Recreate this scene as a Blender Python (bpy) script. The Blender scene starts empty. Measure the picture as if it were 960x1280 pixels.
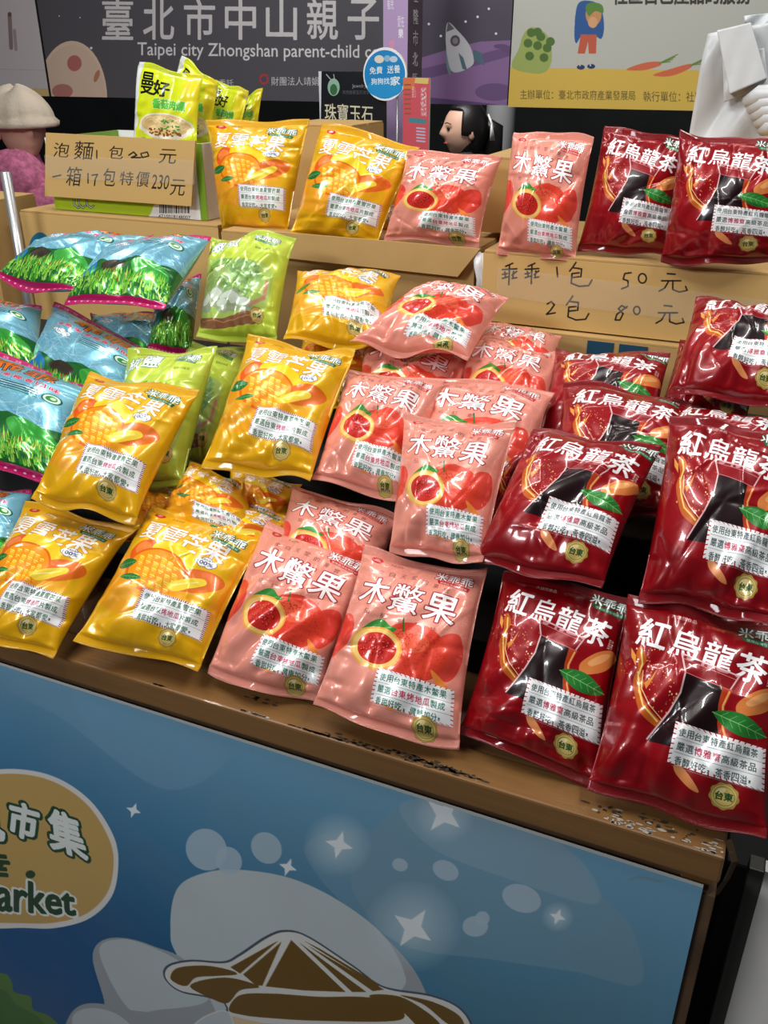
import bpy, bmesh, math, random
import numpy as np
from mathutils import Vector, Matrix

sc = bpy.context.scene
C = sc.collection
R = math.radians

# ------------------------------------------------------------------ camera, world, lights, exposure
CAM = np.array([0.0, 0.0, 1.53]); FPX = 1121.0; PITCH = R(26.9); YAW = R(23.6)
cam_data = bpy.data.cameras.new('camera'); cam = bpy.data.objects.new('camera', cam_data); C.objects.link(cam)
cam.location = CAM; cam.rotation_euler = (R(90) - PITCH, 0, YAW)
cam_data.sensor_fit = 'HORIZONTAL'; cam_data.sensor_width = 36.0; cam_data.lens = 36.0 * FPX / 960.0
cam_data.clip_start = 0.05
sc.camera = cam
sc.view_settings.view_transform = 'Standard'; sc.view_settings.look = 'None'
sc.view_settings.gamma = 1.0; sc.view_settings.exposure = 0.0

w = bpy.data.worlds.new('world'); sc.world = w; w.use_nodes = True
w.node_tree.nodes['Background'].inputs[0].default_value = (0.80, 0.88, 1.0, 1)
w.node_tree.nodes['Background'].inputs[1].default_value = 0.045

def area_light(name, loc, target, sx, sy, power, col=(1, 1, 1)):
    l = bpy.data.lights.new(name, 'AREA'); l.shape = 'RECTANGLE'; l.size = sx; l.size_y = sy
    l.energy = power; l.color = col
    o = bpy.data.objects.new(name, l); C.objects.link(o); o.location = loc
    d = Vector(target) - Vector(loc); o.rotation_euler = d.to_track_quat('-Z', 'Y').to_euler()
    return o
# LED tubes under the awning, above the stall; the last is an added back fill
area_light('led_tube_and_fill', (-0.9, 0.55, 2.45), (-0.5, 0.95, 1.0), 1.5, 0.045, 17, (1, 0.98, 0.95))
area_light('led_tube_and_fill', (0.3, 0.9, 2.35), (-0.2, 0.9, 1.0), 0.9, 0.045, 10, (1, 0.98, 0.95))
area_light('led_tube_and_fill', (-0.9, 1.9, 2.75), (-0.9, 2.5, 1.3), 1.5, 0.06, 11, (1, 0.98, 0.95))
area_light('led_tube_and_fill', (-1.3, 3.0, 2.6), (-1.5, 4.2, 1.1), 1.2, 0.06, 34, (1, 0.98, 0.95))  # unseen lamp, added to brighten the woman and the pillar
# unseen fill lamp behind the camera, added and placed to light the poster
area_light('front_fill', (-1.5, -1.3, 2.5), (-0.4, 0.9, 0.8), 0.9, 0.3, 31, (0.95, 0.98, 1.0))

# ------------------------------------------------------------------ generic helpers
FH = np.array([-math.sin(YAW), math.cos(YAW), 0]); RT = np.array([math.cos(YAW), math.sin(YAW), 0]); ZZ = np.array([0, 0, 1.0])
DD = FH * math.cos(PITCH) - ZZ * math.sin(PITCH); UU = FH * math.sin(PITCH) + ZZ * math.cos(PITCH)
def ray(x, y): return DD + RT * (x - 480) / FPX + UU * (640 - y) / FPX
def hit(p, P0, n): r = ray(*p); return CAM + r * (np.dot(np.array(P0) - CAM, n) / np.dot(r, n))
def at_y(x, y, Y): return hit((x, y), (0, Y, 0), np.array([0, 1.0, 0]))
def at_x(x, y, X): return hit((x, y), (X, 0, 0), np.array([1.0, 0, 0]))
def at_z(x, y, Z): return hit((x, y), (0, 0, Z), np.array([0, 0, 1.0]))

def tag(o, label=None, cat=None, group=None, kind=None):
    if label: o['label'] = label
    if cat: o['category'] = cat
    if group: o['group'] = group
    if kind: o['kind'] = kind
    return o
def empty(name, loc, label=None, cat=None, group=None):
    o = bpy.data.objects.new(name, None); C.objects.link(o); o.location = loc; o.empty_display_size = 0.02
    return tag(o, label, cat, group)
def link_mesh(name, me, mats, parent=None, smooth=True):
    for m in (mats if isinstance(mats, (list, tuple)) else [mats]): me.materials.append(m)
    if smooth: me.shade_smooth()
    o = bpy.data.objects.new(name, me); C.objects.link(o)
    if parent:
        o.parent = parent
        off = Vector(parent.location); g = parent.parent
        while g: off = off + Vector(g.location); g = g.parent
        me.transform(Matrix.Translation(-off))
    return o
def bm_obj(name, bm, mats, parent=None, smooth=False):
    me = bpy.data.meshes.new(name); bmesh.ops.recalc_face_normals(bm, faces=bm.faces); bm.to_mesh(me); bm.free()
    return link_mesh(name, me, mats, parent, smooth)
def add_box(bm, lo, hi, bevel=0.0, mi=0, rot=None):
    c = [(a + b) / 2 for a, b in zip(lo, hi)]; s = [abs(b - a) for a, b in zip(lo, hi)]
    g = bmesh.ops.create_cube(bm, size=1)
    vs = g['verts']
    for v in vs: v.co = Vector((v.co.x * s[0], v.co.y * s[1], v.co.z * s[2]))
    fs = set(f for v in vs for f in v.link_faces)
    for f in fs: f.material_index = mi
    if bevel > 0:
        es = list(set(e for v in vs for e in v.link_edges))
        r = bmesh.ops.bevel(bm, geom=es, offset=bevel, segments=2, affect='EDGES', profile=0.6)
        vs = list(set(v for f in r['faces'] for v in f.verts) | set(v for v in vs if v.is_valid))
    M = Matrix.Translation(Vector(c))
    if rot is not None: M = M @ rot
    for v in vs: v.co = M @ v.co
    return vs
def box_obj(name, lo, hi, mat, parent=None, bevel=0.002, rot=None):
    bm = bmesh.new(); add_box(bm, lo, hi, bevel, rot=rot); return bm_obj(name, bm, mat, parent)
def tube(bm, pts, r, seg=8, mi=0):
    pts = [Vector(p) for p in pts]; rings = []
    for i, p in enumerate(pts):
        d = (pts[min(i + 1, len(pts) - 1)] - pts[max(i - 1, 0)]).normalized()
        a = d.orthogonal().normalized() if i == 0 else (rings[-1][1] - d * rings[-1][1].dot(d)).normalized()
        b = d.cross(a); rr = r[i] if isinstance(r, (list, tuple)) else r
        rings.append(([bm.verts.new(p + (a * math.cos(t) + b * math.sin(t)) * rr) for t in [2 * math.pi * k / seg for k in range(seg)]], a))
    for (A, _), (B, _) in zip(rings, rings[1:]):
        for k in range(seg):
            f = bm.faces.new((A[k], A[(k + 1) % seg], B[(k + 1) % seg], B[k])); f.material_index = mi
    bm.faces.new(rings[0][0][::-1]); bm.faces.new(rings[-1][0])

# ------------------------------------------------------------------ materials
def mat(name, col, rough=0.5, metal=0.0, noise=0.0, nscale=8.0, bump=0.0, bscale=60.0, coat=0.0, spec=0.5, col2=None, stretch=None):
    m = bpy.data.materials.new(name); m.use_nodes = True; nt = m.node_tree; N = nt.nodes; L = nt.links
    b = N['Principled BSDF']; b.inputs['Base Color'].default_value = (*col, 1); b.inputs['Roughness'].default_value = rough
    b.inputs['Metallic'].default_value = metal; b.inputs['Coat Weight'].default_value = coat; b.inputs['Specular IOR Level'].default_value = spec
    tc = N.new('ShaderNodeTexCoord'); mp = N.new('ShaderNodeMapping'); L.new(tc.outputs['Object'], mp.inputs[0])
    if stretch: mp.inputs['Scale'].default_value = stretch
    if noise > 0 or col2:
        t = N.new('ShaderNodeTexNoise'); t.inputs['Scale'].default_value = nscale; t.inputs['Detail'].default_value = 6
        L.new(mp.outputs[0], t.inputs[0])
        cr = N.new('ShaderNodeValToRGB'); L.new(t.outputs[0], cr.inputs[0])
        c2 = col2 or tuple(max(0, c * (1 - noise)) for c in col)
        cr.color_ramp.elements[0].position = 0.35; cr.color_ramp.elements[1].position = 0.65
        cr.color_ramp.elements[0].color = (*c2, 1); cr.color_ramp.elements[1].color = (*col, 1)
        L.new(cr.outputs[0], b.inputs['Base Color'])
    if bump > 0:
        t2 = N.new('ShaderNodeTexNoise'); t2.inputs['Scale'].default_value = bscale; t2.inputs['Detail'].default_value = 4
        L.new(mp.outputs[0], t2.inputs[0]); bp = N.new('ShaderNodeBump'); bp.inputs['Strength'].default_value = bump
        bp.inputs['Distance'].default_value = 0.002; L.new(t2.outputs[0], bp.inputs['Height']); L.new(bp.outputs[0], b.inputs['Normal'])
    return m
def s2l(c): return tuple(((x / 255) / 12.92 if x / 255 <= 0.04045 else ((x / 255 + 0.055) / 1.055) ** 2.4) for x in c)

# ------------------------------------------------------------------ flat print: a small painter that fills shapes into a colour grid
_gl = {}
def glyphs(s):
    if s not in _gl:
        c = bpy.data.curves.new('t', 'FONT'); c.body = s; c.resolution_u = 3
        o = bpy.data.objects.new('t', c); m = o.to_mesh(); m.calc_loop_triangles()
        v = np.zeros(len(m.vertices) * 3); m.vertices.foreach_get('co', v); v = v.reshape(-1, 3)[:, :2]
        t = np.zeros(len(m.loop_triangles) * 3, int); m.loop_triangles.foreach_get('vertices', t)
        T = v[t].reshape(-1, 3, 2) if len(t) else np.zeros((0, 3, 2))
        o.to_mesh_clear(); bpy.data.objects.remove(o); bpy.data.curves.remove(c); _gl[s] = T
    return _gl[s]
def quad_map(P, Q):   # unit coords (s right, t down) -> quad TL TR BR BL
    s, t = P[..., :1], P[..., 1:2]; a, b, c, d = [np.array(q, float) for q in Q]
    return a * (1 - s) * (1 - t) + b * s * (1 - t) + c * s * t + d * (1 - s) * t
def grow(M, r):
    for i in range(int(r)):
        N_ = M.copy(); N_[1:] |= M[:-1]; N_[:-1] |= M[1:]; N_[:, 1:] |= M[:, :-1]; N_[:, :-1] |= M[:, 1:]
        if i % 2:
            N_[1:, 1:] |= M[:-1, :-1]; N_[:-1, :-1] |= M[1:, 1:]; N_[1:, :-1] |= M[:-1, 1:]; N_[:-1, 1:] |= M[1:, :-1]
        M = N_
    return M
def smooth_loop(pts, n=8):
    P = np.array(pts, float); out = []
    for i in range(len(P)):
        p0, p1, p2, p3 = P[i - 1], P[i], P[(i + 1) % len(P)], P[(i + 2) % len(P)]
        for k in range(n):
            t = k / n
            out.append(0.5 * ((2 * p1) + (p2 - p0) * t + (2 * p0 - 5 * p1 + 4 * p2 - p3) * t * t + (3 * p1 - p0 - 3 * p2 + p3) * t ** 3))
    return np.array(out)
class Painter:
    def __init__(s, W, H, bg, xf=None, ss=2):
        s.W, s.H, s.ss = W, H, ss; s.a = np.empty((H * ss, W * ss, 3), np.float32); s.a[:] = np.array(bg) / 255.0
        s.xf = xf or (lambda P: P)
    def mask(s, loops, g=0):
        L = [np.array(s.xf(np.array(l, float)), float) * s.ss for l in loops]
        A = np.concatenate(L); B = np.concatenate([np.roll(l, -1, 0) for l in L])
        lo = np.floor(A.min(0)).astype(int) - g - 2; hi = np.ceil(A.max(0)).astype(int) + g + 2
        x0, y0 = max(lo[0], 0), max(lo[1], 0); x1, y1 = min(hi[0], s.W * s.ss), min(hi[1], s.H * s.ss)
        if x1 <= x0 or y1 <= y0: return None
        w_, h_ = x1 - x0, y1 - y0
        ax, ay, bx, by = A[:, 0] - x0, A[:, 1] - y0, B[:, 0] - x0, B[:, 1] - y0
        sg = np.where(by > ay, 1, -1); up = by > ay
        tx, ty = np.where(up, ax, bx), np.where(up, ay, by); ux, uy = np.where(up, bx, ax), np.where(up, by, ay)
        r0 = np.clip(np.ceil(ty - .5).astype(int), 0, h_); r1 = np.clip(np.ceil(uy - .5).astype(int), 0, h_)
        n = r1 - r0; k = np.repeat(np.arange(len(n)), np.maximum(n, 0))
        if not len(k): return None
        st = np.cumsum(np.maximum(n, 0)) - np.maximum(n, 0); rows = r0[k] + (np.arange(len(k)) - st[k])
        xx = tx[k] + (rows + .5 - ty[k]) / (uy[k] - ty[k]) * (ux[k] - tx[k])
        cols = np.clip(np.ceil(xx - .5).astype(int), 0, w_)
        M = np.zeros((h_, w_ + 1), np.int32); np.add.at(M, (rows, cols), sg[k])
        M = np.cumsum(M, 1)[:, :w_] != 0
        if g: M = grow(M, g)
        return M, x0, y0
    def put(s, m, col, alpha=1.0, g=0, soft=0):
        if m is None: return
        M, x0, y0 = m
        if g: M = grow(M, g)
        h_, w_ = M.shape; sub = s.a[y0:y0 + h_, x0:x0 + w_]
        K = M.astype(np.float32) * alpha
        for _ in range(soft):
            K2 = K.copy(); K2[1:-1, 1:-1] = (K[:-2, 1:-1] + K[2:, 1:-1] + K[1:-1, :-2] + K[1:-1, 2:] + K[1:-1, 1:-1]) / 5; K = K2
        if callable(col):
            yy, xx = np.mgrid[0:h_, 0:w_]; c = col((xx + x0) / s.ss / s.W, (yy + y0) / s.ss / s.H).astype(np.float32) / 255
        else: c = np.array(col, np.float32) / 255
        sub[:] = sub * (1 - K[..., None]) + c * K[..., None]
    def poly(s, pts, col, alpha=1.0, smooth=False, outline=None, ow=0, soft=0):
        P = smooth_loop(pts) if smooth else pts
        m = s.mask([P], g=0) if not ow else s.mask([P], g=0)
        if outline is not None:
            m2 = s.mask([P], g=int(ow * s.ss)); s.put(m2, outline, alpha)
        s.put(m, col, alpha, soft=soft)
    def ell(s, x, y, rx, ry, col, rot=0, n=40, **k):
        t = np.linspace(0, 2 * math.pi, n, endpoint=False); c_, s_ = math.cos(R(rot)), math.sin(R(rot))
        ex, ey = rx * np.cos(t), ry * np.sin(t)
        s.poly(np.stack([x + ex * c_ - ey * s_, y + ex * s_ + ey * c_], 1), col, **k)
    def line(s, pts, w_, col, alpha=1.0):
        P = [np.array(p, float) for p in pts]; loops = []
        for a, b in zip(P, P[1:]):
            d = b - a; l = np.hypot(*d) + 1e-9; n = np.array([-d[1], d[0]]) / l * w_ / 2
            loops.append(np.array([a + n, b + n, b - n, a - n]))
        t = np.linspace(0, 2 * math.pi, 8, endpoint=False)
        for p in P: loops.append(np.stack([p[0] + w_ / 2 * np.cos(t[::-1]), p[1] + w_ / 2 * np.sin(t[::-1])], 1))
        L = []
        for l in loops:
            ar = np.sum(l[:, 0] * np.roll(l[:, 1], -1) - l[:, 1] * np.roll(l[:, 0], -1)); L.append(l if ar > 0 else l[::-1])
        s.put(s.mask(L), col, alpha)
    def text(s, t, q, col, bold=0, outline=None, ow=0, alpha=1.0, out2=None, ow2=0, sep=False):
        T = glyphs(t)
        if not len(T): return
        lo = T.reshape(-1, 2).min(0); hi = T.reshape(-1, 2).max(0)
        if len(q) == 2: (ax, ay), (bx, by) = q; q = [(ax, ay), (bx, ay), (bx, by), (ax, by)]
        U = (T - lo) / np.maximum(hi - lo, 1e-6); U[..., 1] = 1 - U[..., 1]; P = quad_map(U, q)
        P = np.array(s.xf(P.reshape(-1, 2))).reshape(-1, 3, 2)
        ar = (P[:, 1, 0] - P[:, 0, 0]) * (P[:, 2, 1] - P[:, 0, 1]) - (P[:, 1, 1] - P[:, 0, 1]) * (P[:, 2, 0] - P[:, 0, 0])
        P[ar < 0] = P[ar < 0][:, ::-1]
        xf, s.xf = s.xf, (lambda v: v)
        m = s.mask(list(P), g=int(max(bold, 0) + max(ow, ow2) + 2)) if False else s._mk(P, int(bold + max(ow, ow2) + 3))
        s.xf = xf
        if m is None: return
        M, x0, y0 = m; M = grow(M, bold)
        if out2 is not None: s.put((grow(M, ow2), x0, y0), out2, alpha)
        if outline is not None: s.put((grow(M, ow), x0, y0), outline, alpha)
        s.put((M, x0, y0), col, alpha)
    def _mk(s, P, pad):
        # pad the box by a far off-mask margin
        A = P.reshape(-1, 2); lo = A.min(0) - pad / s.ss; hi = A.max(0) + pad / s.ss
        z = [np.array([[lo[0], lo[1]], [lo[0], lo[1]], [lo[0], lo[1]]]), np.array([[hi[0], hi[1]]] * 3)]
        return s.mask(list(P) + z)
    def done(s, name, alpha=False):
        a = s.a.reshape(s.H, s.ss, s.W, s.ss, 3).mean((1, 3)); a = np.clip(a, 0, 1)[::-1]
        im = bpy.data.images.new(name, s.W, s.H); px = np.ones((s.H, s.W, 4), np.float32); px[..., :3] = a
        im.pixels.foreach_set(px.ravel()); im.update(); im.pack(); return im
def lin(c0, c1, horiz=False):
    a, b = np.array(c0, float), np.array(c1, float)
    return lambda X, Y: a + (b - a) * ((X if horiz else Y)[..., None])
def print_mat(name, im, rough=0.35, spec=0.5, coat=0.0, bump=0.0, bscale=40, metal=0.0, ribs=False, dirt=0.0):
    m = bpy.data.materials.new(name); m.use_nodes = True; nt = m.node_tree; N = nt.nodes; L = nt.links
    b = N['Principled BSDF']; b.inputs['Roughness'].default_value = rough; b.inputs['Specular IOR Level'].default_value = spec
    b.inputs['Coat Weight'].default_value = coat; b.inputs['Coat Roughness'].default_value = 0.06; b.inputs['Metallic'].default_value = metal
    t = N.new('ShaderNodeTexImage'); t.image = im; t.extension = 'EXTEND'; L.new(t.outputs[0], b.inputs['Base Color'])
    tc = N.new('ShaderNodeTexCoord')
    if dirt > 0:
        nz = N.new('ShaderNodeTexNoise'); nz.inputs['Scale'].default_value = 7; nz.inputs['Detail'].default_value = 8; L.new(tc.outputs['Object'], nz.inputs[0])
        mr = N.new('ShaderNodeMapRange'); mr.inputs[1].default_value = .4; mr.inputs[2].default_value = .75; mr.inputs[3].default_value = 0; mr.inputs[4].default_value = dirt
        mx = N.new('ShaderNodeMix'); mx.data_type = 'RGBA'; L.new(nz.outputs[0], mr.inputs[0]); L.new(mr.outputs[0], mx.inputs[0])
        L.new(t.outputs[0], mx.inputs[6]); mx.inputs[7].default_value = (.25, .23, .2, 1); L.new(mx.outputs[2], b.inputs['Base Color'])
    if bump > 0 or ribs:
        bp = N.new('ShaderNodeBump'); bp.inputs['Strength'].default_value = bump if not ribs else 0.5; bp.inputs['Distance'].default_value = 0.002
        if ribs:
            wv = N.new('ShaderNodeTexWave'); wv.bands_direction = 'Y'; wv.inputs['Scale'].default_value = 75
            L.new(tc.outputs['UV'], wv.inputs[0]); L.new(wv.outputs[0], bp.inputs['Height'])
        else:
            nz = N.new('ShaderNodeTexNoise'); nz.inputs['Scale'].default_value = bscale; nz.inputs['Detail'].default_value = 3; nz.inputs['Distortion'].default_value = 1.2
            L.new(tc.outputs['Object'], nz.inputs[0]); L.new(nz.outputs[0], bp.inputs['Height'])
        L.new(bp.outputs[0], b.inputs['Normal'])
    return m

# ------------------------------------------------------------------ snack bag prints (u 0..1, v 0..1.4, in bag widths)
BW, BH = 640, 896
def canvas(bg):
    return Painter(BW, BH, bg, lambda P: P * BW)
def airmail(p, x0, y0, x1, y1, colA, colB, lines, inkc, red):
    q = [(x0, y0), (x1, y0 + .03), (x1 + .01, y1), (x0 - .01, y1 - .03)]
    p.poly(q, (250, 250, 250))
    n = 30
    for side in range(4):
        a, b = np.array(q[side]), np.array(q[(side + 1) % 4]); c = sum(np.array(k) for k in q) / 4
        inn = lambda v: v + (c - v) / np.hypot(*(c - v)) * .018
        m_ = n if side % 2 == 0 else 16
        for i in range(m_):
            t0, t1 = i / m_, (i + .5) / m_
            p.poly([a + (b - a) * t0, a + (b - a) * t1, inn(a + (b - a) * min(1, t1 + .012)), inn(a + (b - a) * min(1, t0 + .012))], colA if i % 2 else colB)
    h = (y1 - y0) / 3.4
    for i, ln in enumerate(lines):
        yy = y0 + .035 + i * h * 1.03
        k0, k1, k2 = ln
        n_ = len(k0 + k1 + k2); wd = (x1 - x0 - .07) / n_; xx = x0 + .03
        for seg, c_ in ((k0, inkc), (k1, red), (k2, inkc)):
            for ch in seg:
                p.text(ch, [(xx, yy + .006 * (xx - x0) * 5), (xx + wd * .86, yy + .052 + .006 * (xx - x0) * 5)] if ch not in '，！' else [(xx, yy + .035), (xx + wd * .3, yy + .052)], c_, bold=1); xx += wd
        p.line([(x0 + .02, yy + .068), (x1 - .01, yy + .085)], .003, (120, 150, 150))
def gold_seal(p, x, y):
    t = np.linspace(0, 2 * math.pi, 60, endpoint=False); r = .082 + .004 * np.sin(9 * t)
    p.poly(np.stack([x + r * np.cos(t), y + r * np.sin(t)], 1), (176, 148, 70), outline=(120, 96, 40), ow=1)
    p.ell(x, y, .068, .068, (222, 200, 128)); p.ell(x, y, .062, .062, (150, 124, 56)); p.ell(x, y, .057, .057, (200, 176, 100))
    p.ell(x - .02, y - .03, .03, .015, (236, 220, 160), rot=-30)
    p.text('台東', [(x - .048, y - .024), (x + .048, y + .026)], (18, 70, 30), bold=2)
def brand(p, x, y, outc, rib, pre=True, fill=(250, 250, 250)):
    q = [(x - .02, y), (x + .27, y + .035), (x + .27, y + .12), (x - .02, y + .085)]
    p.text('米乖乖' if pre else '乖乖', q, fill, bold=2, outline=outc, ow=7)
    p.poly([(x + .0, y + .088), (x + .26, y + .122), (x + .25, y + .158), (x + .02, y + .124)], rib)
    p.text('使用台灣在地好米', [(x + .03, y + .1), (x + .24, y + .128), (x + .24, y + .15), (x + .03, y + .122)], (245, 245, 235), bold=0)
def maker(p, oc, tc):
    p.ell(.15, .105, .052, .026, oc, rot=8); p.text('乖', [(.125, .092), (.175, .118)], (250, 220, 210))
    p.text('大自然的', [(.27, .105), (.37, .13)], tc, bold=0)
def title(p, chars, x0, x1, y, h, col, bold, oc=None, ow=0, rise=.05, skew=.02):
    n = len(chars); wd = (x1 - x0) / n
    for i, ch in enumerate(chars):
        a = x0 + i * wd; yy = y + rise * i / max(1, n - 1)
        p.text(ch, [(a + skew, yy), (a + wd * .88 + skew, yy + rise / n * .8), (a + wd * .88, yy + h + rise / n * .8), (a, yy + h)], col, bold=bold - (2 if ch in '鱉龍夏雪烏' else 0), outline=oc, ow=ow)
def badge(p, x, y, ink=(20, 50, 110)):
    for dx, dy, r in ((-.05, 0, .035), (0, -.012, .045), (.045, 0, .038), (.03, .022, .032), (-.02, .018, .035)): p.ell(x + dx, y + dy, r, r * .85, (30, 50, 90))
    for dx, dy, r in ((-.05, 0, .031), (0, -.012, .041), (.045, 0, .034), (.03, .022, .028), (-.02, .018, .031)): p.ell(x + dx, y + dy, r, r * .85, (248, 250, 252))
    p.text('使用台灣米', [(x - .045, y - .035), (x + .045, y - .015)], (40, 50, 60)); p.text('100%', [(x - .062, y - .008), (x + .055, y + .024)], ink, bold=1)
def leaf(p, x, y, l, w_, rot, col, vein):
    t = np.linspace(0, 1, 14); up = np.stack([t * l - l / 2, np.sin(t * math.pi) ** .8 * w_ / 2], 1); dn = np.stack([t[::-1] * l - l / 2, -np.sin(t[::-1] * math.pi) ** .8 * w_ / 2], 1)
    P = np.concatenate([up, dn]); c_, s_ = math.cos(R(rot)), math.sin(R(rot)); M = np.array([[c_, s_], [-s_, c_]]); P = P @ M + (x, y)
    p.poly(P, col); k = lambda a, b: tuple(np.array([a, b]) @ M + (x, y))
    p.line([k(-l / 2, 0), k(l / 2, 0)], .005, vein)
    for i in range(1, 6):
        a = -l / 2 + l * i / 6.5; p.line([k(a, 0), k(a + l * .1, w_ * .3)], .0025, vein); p.line([k(a, 0), k(a + l * .1, -w_ * .3)], .0025, vein)
rnd = random.Random(5)

def art_mango():
    p = canvas((230, 172, 14)); B = 1.0
    p.ell(.55, .62, .5, .42, (236, 184, 24), soft=20); p.ell(.3, .8, .42, .3, (236, 150, 30), alpha=.6, soft=20)
    maker(p, (190, 30, 30), (30, 30, 20))
    title(p, '夏雪芒果', .09, .88, .19, .19, (246, 246, 242), 4, (206, 130, 10), 7, rise=.05)
    p.poly([(.0, .62), (.12, .5), (.3, .44), (.5, .5), (.9, .78), (.6, .95), (.2, .9), (.0, 1.0)], (240, 156, 28), alpha=.5, smooth=True, soft=14)
    p.ell(.24, .52, .12, .13, (232, 92, 26), rot=20); p.ell(.22, .49, .07, .07, (244, 130, 60), rot=20, soft=4); p.ell(.5, .5, .22, .12, (244, 206, 30), rot=20)
    p.ell(.76, .66, .2, .11, (226, 110, 30), rot=-20); p.ell(.42, .67, .27, .21, (226, 104, 12), rot=10); p.ell(.42, .665, .245, .19, (246, 150, 20), rot=10)
    for i in range(6):
        for j in range(5):
            x = .235 + i * .064 + j * .014; y = .53 + j * .06 + (i - 2.5) ** 2 * .007 + i * .006
            if (x - .42) ** 2 / .056 + (y - .66) ** 2 / .034 > 1.15: continue
            p.poly([(x, y), (x + .05, y + .008), (x + .054, y + .048), (x + .005, y + .042)], (250, 186 - 16 * ((i + j) % 3), 30))
            p.poly([(x, y), (x + .05, y + .008), (x + .034, y - .01), (x - .006, y - .012)], (255, 222, 90))
            p.line([(x + .008, y + .012), (x + .03, y + .016)], .005, (255, 236, 150))
    leaf(p, .14, .66, .2, .09, -20, (28, 110, 50), (120, 180, 90)); leaf(p, .25, .78, .2, .06, -8, (30, 120, 60), (120, 180, 90))
    t = [(.56, .76), (.66, .68), (.8, .62), (.84, .66), (.76, .73), (.64, .8)]; p.poly(t, (246, 214, 60), smooth=True); p.line([(.6, .755), (.78, .665)], .012, (255, 240, 140))
    badge(p, .76, .47); brand(p, .66, .115, (16, 90, 50), (16, 100, 56))
    airmail(p, .40, .84, .95, 1.14, (200, 40, 40), (30, 50, 110), [('使用台東特產', '', '夏雪芒果'), ('嚴選台東', '烤地瓜', '片製成'), ('香甜好吃，大家都愛！', '', '')], (60, 110, 80), (190, 40, 90))
    gold_seal(p, .72, 1.2); return p.done('print_mango')
def art_pink():
    p = canvas((234, 150, 132))
    for _ in range(900):
        x, y = rnd.random(), rnd.random() * .62; p.line([(x, y), (x + .012, y)], .0025, (250, 176, 160))
    maker(p, (200, 30, 40), (120, 60, 60))
    for i, ch in enumerate('來自天堂的果實'): p.text(ch, [(.2 + i * .09, .185 - .012 * (3 - abs(i - 3)) + .01 * i), (.245 + i * .09, .23 - .012 * (3 - abs(i - 3)) + .01 * i)], (130, 70, 70))
    title(p, '木鱉果', .1, .9, .255, .23, (255, 252, 250), 4, (160, 34, 42), 11, rise=.05, skew=.015)
    for i, ch in enumerate('茄紅素風味'): p.text(ch, [(.2 + i * .13, .54 + .012 * i), (.25 + i * .13, .585 + .012 * i)], (130, 70, 70))
    p.poly([(.0, .62), (.1, .6), (.16, .72), (.12, .86), (.0, .95)], (228, 70, 56), smooth=True); p.poly([(.8, .66), (.93, .6), (.97, .78), (.9, .95), (.78, .9)], (226, 72, 58), smooth=True)
    p.ell(.62, .8, .26, .22, (226, 66, 44)); p.ell(.58, .73, .16, .09, (236, 96, 66), soft=14)
    for k in range(260):
        a = rnd.random() * 6.28; r_ = math.sqrt(rnd.random()); p.ell(.62 + .24 * r_ * math.cos(a), .8 + .2 * r_ * math.sin(a), .006, .005, (206, 50, 36), n=6)
    p.poly([(.78, .9), (.9, .98), (.95, 1.06), (.86, 1.04)], (244, 140, 60), smooth=True)
    p.line([(.51, .56), (.53, .66)], .014, (60, 110, 50))
    p.poly([(.22, .71), (.3, .62), (.36, .6), (.42, .64), (.48, .66), (.42, .71), (.3, .73)], (52, 136, 52), smooth=True); p.line([(.26, .7), (.44, .655)], .005, (130, 190, 90))
    p.ell(.36, .83, .2, .165, (240, 170, 70), rot=8); p.ell(.36, .83, .185, .15, (250, 206, 120), rot=8); p.ell(.365, .83, .15, .12, (206, 44, 34), rot=8)
    for k in range(34):
        a = rnd.random() * 6.28; r_ = math.sqrt(rnd.random()) * .9; x, y = .365 + .13 * r_ * math.cos(a), .83 + .1 * r_ * math.sin(a)
        p.ell(x, y, .018, .011, (176, 20, 24), rot=rnd.random() * 180); p.ell(x - .003, y - .003, .009, .004, (236, 110, 90), rot=rnd.random() * 180)
    brand(p, .66, .085, (150, 30, 30), (190, 36, 40))
    p.poly([(.5, 1.2), (.58, 1.17), (.62, 1.19), (.55, 1.25)], (244, 140, 50), smooth=True)
    airmail(p, .41, .97, .95, 1.25, (200, 40, 50), (245, 245, 245), [('使用台東特產', '', '木鱉果'), ('嚴選', '台東烤地瓜', '製成'), ('香甜好吃，健康加分！', '', '')], (50, 120, 100), (200, 40, 80))
    gold_seal(p, .78, 1.30); return p.done('print_pink')
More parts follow.
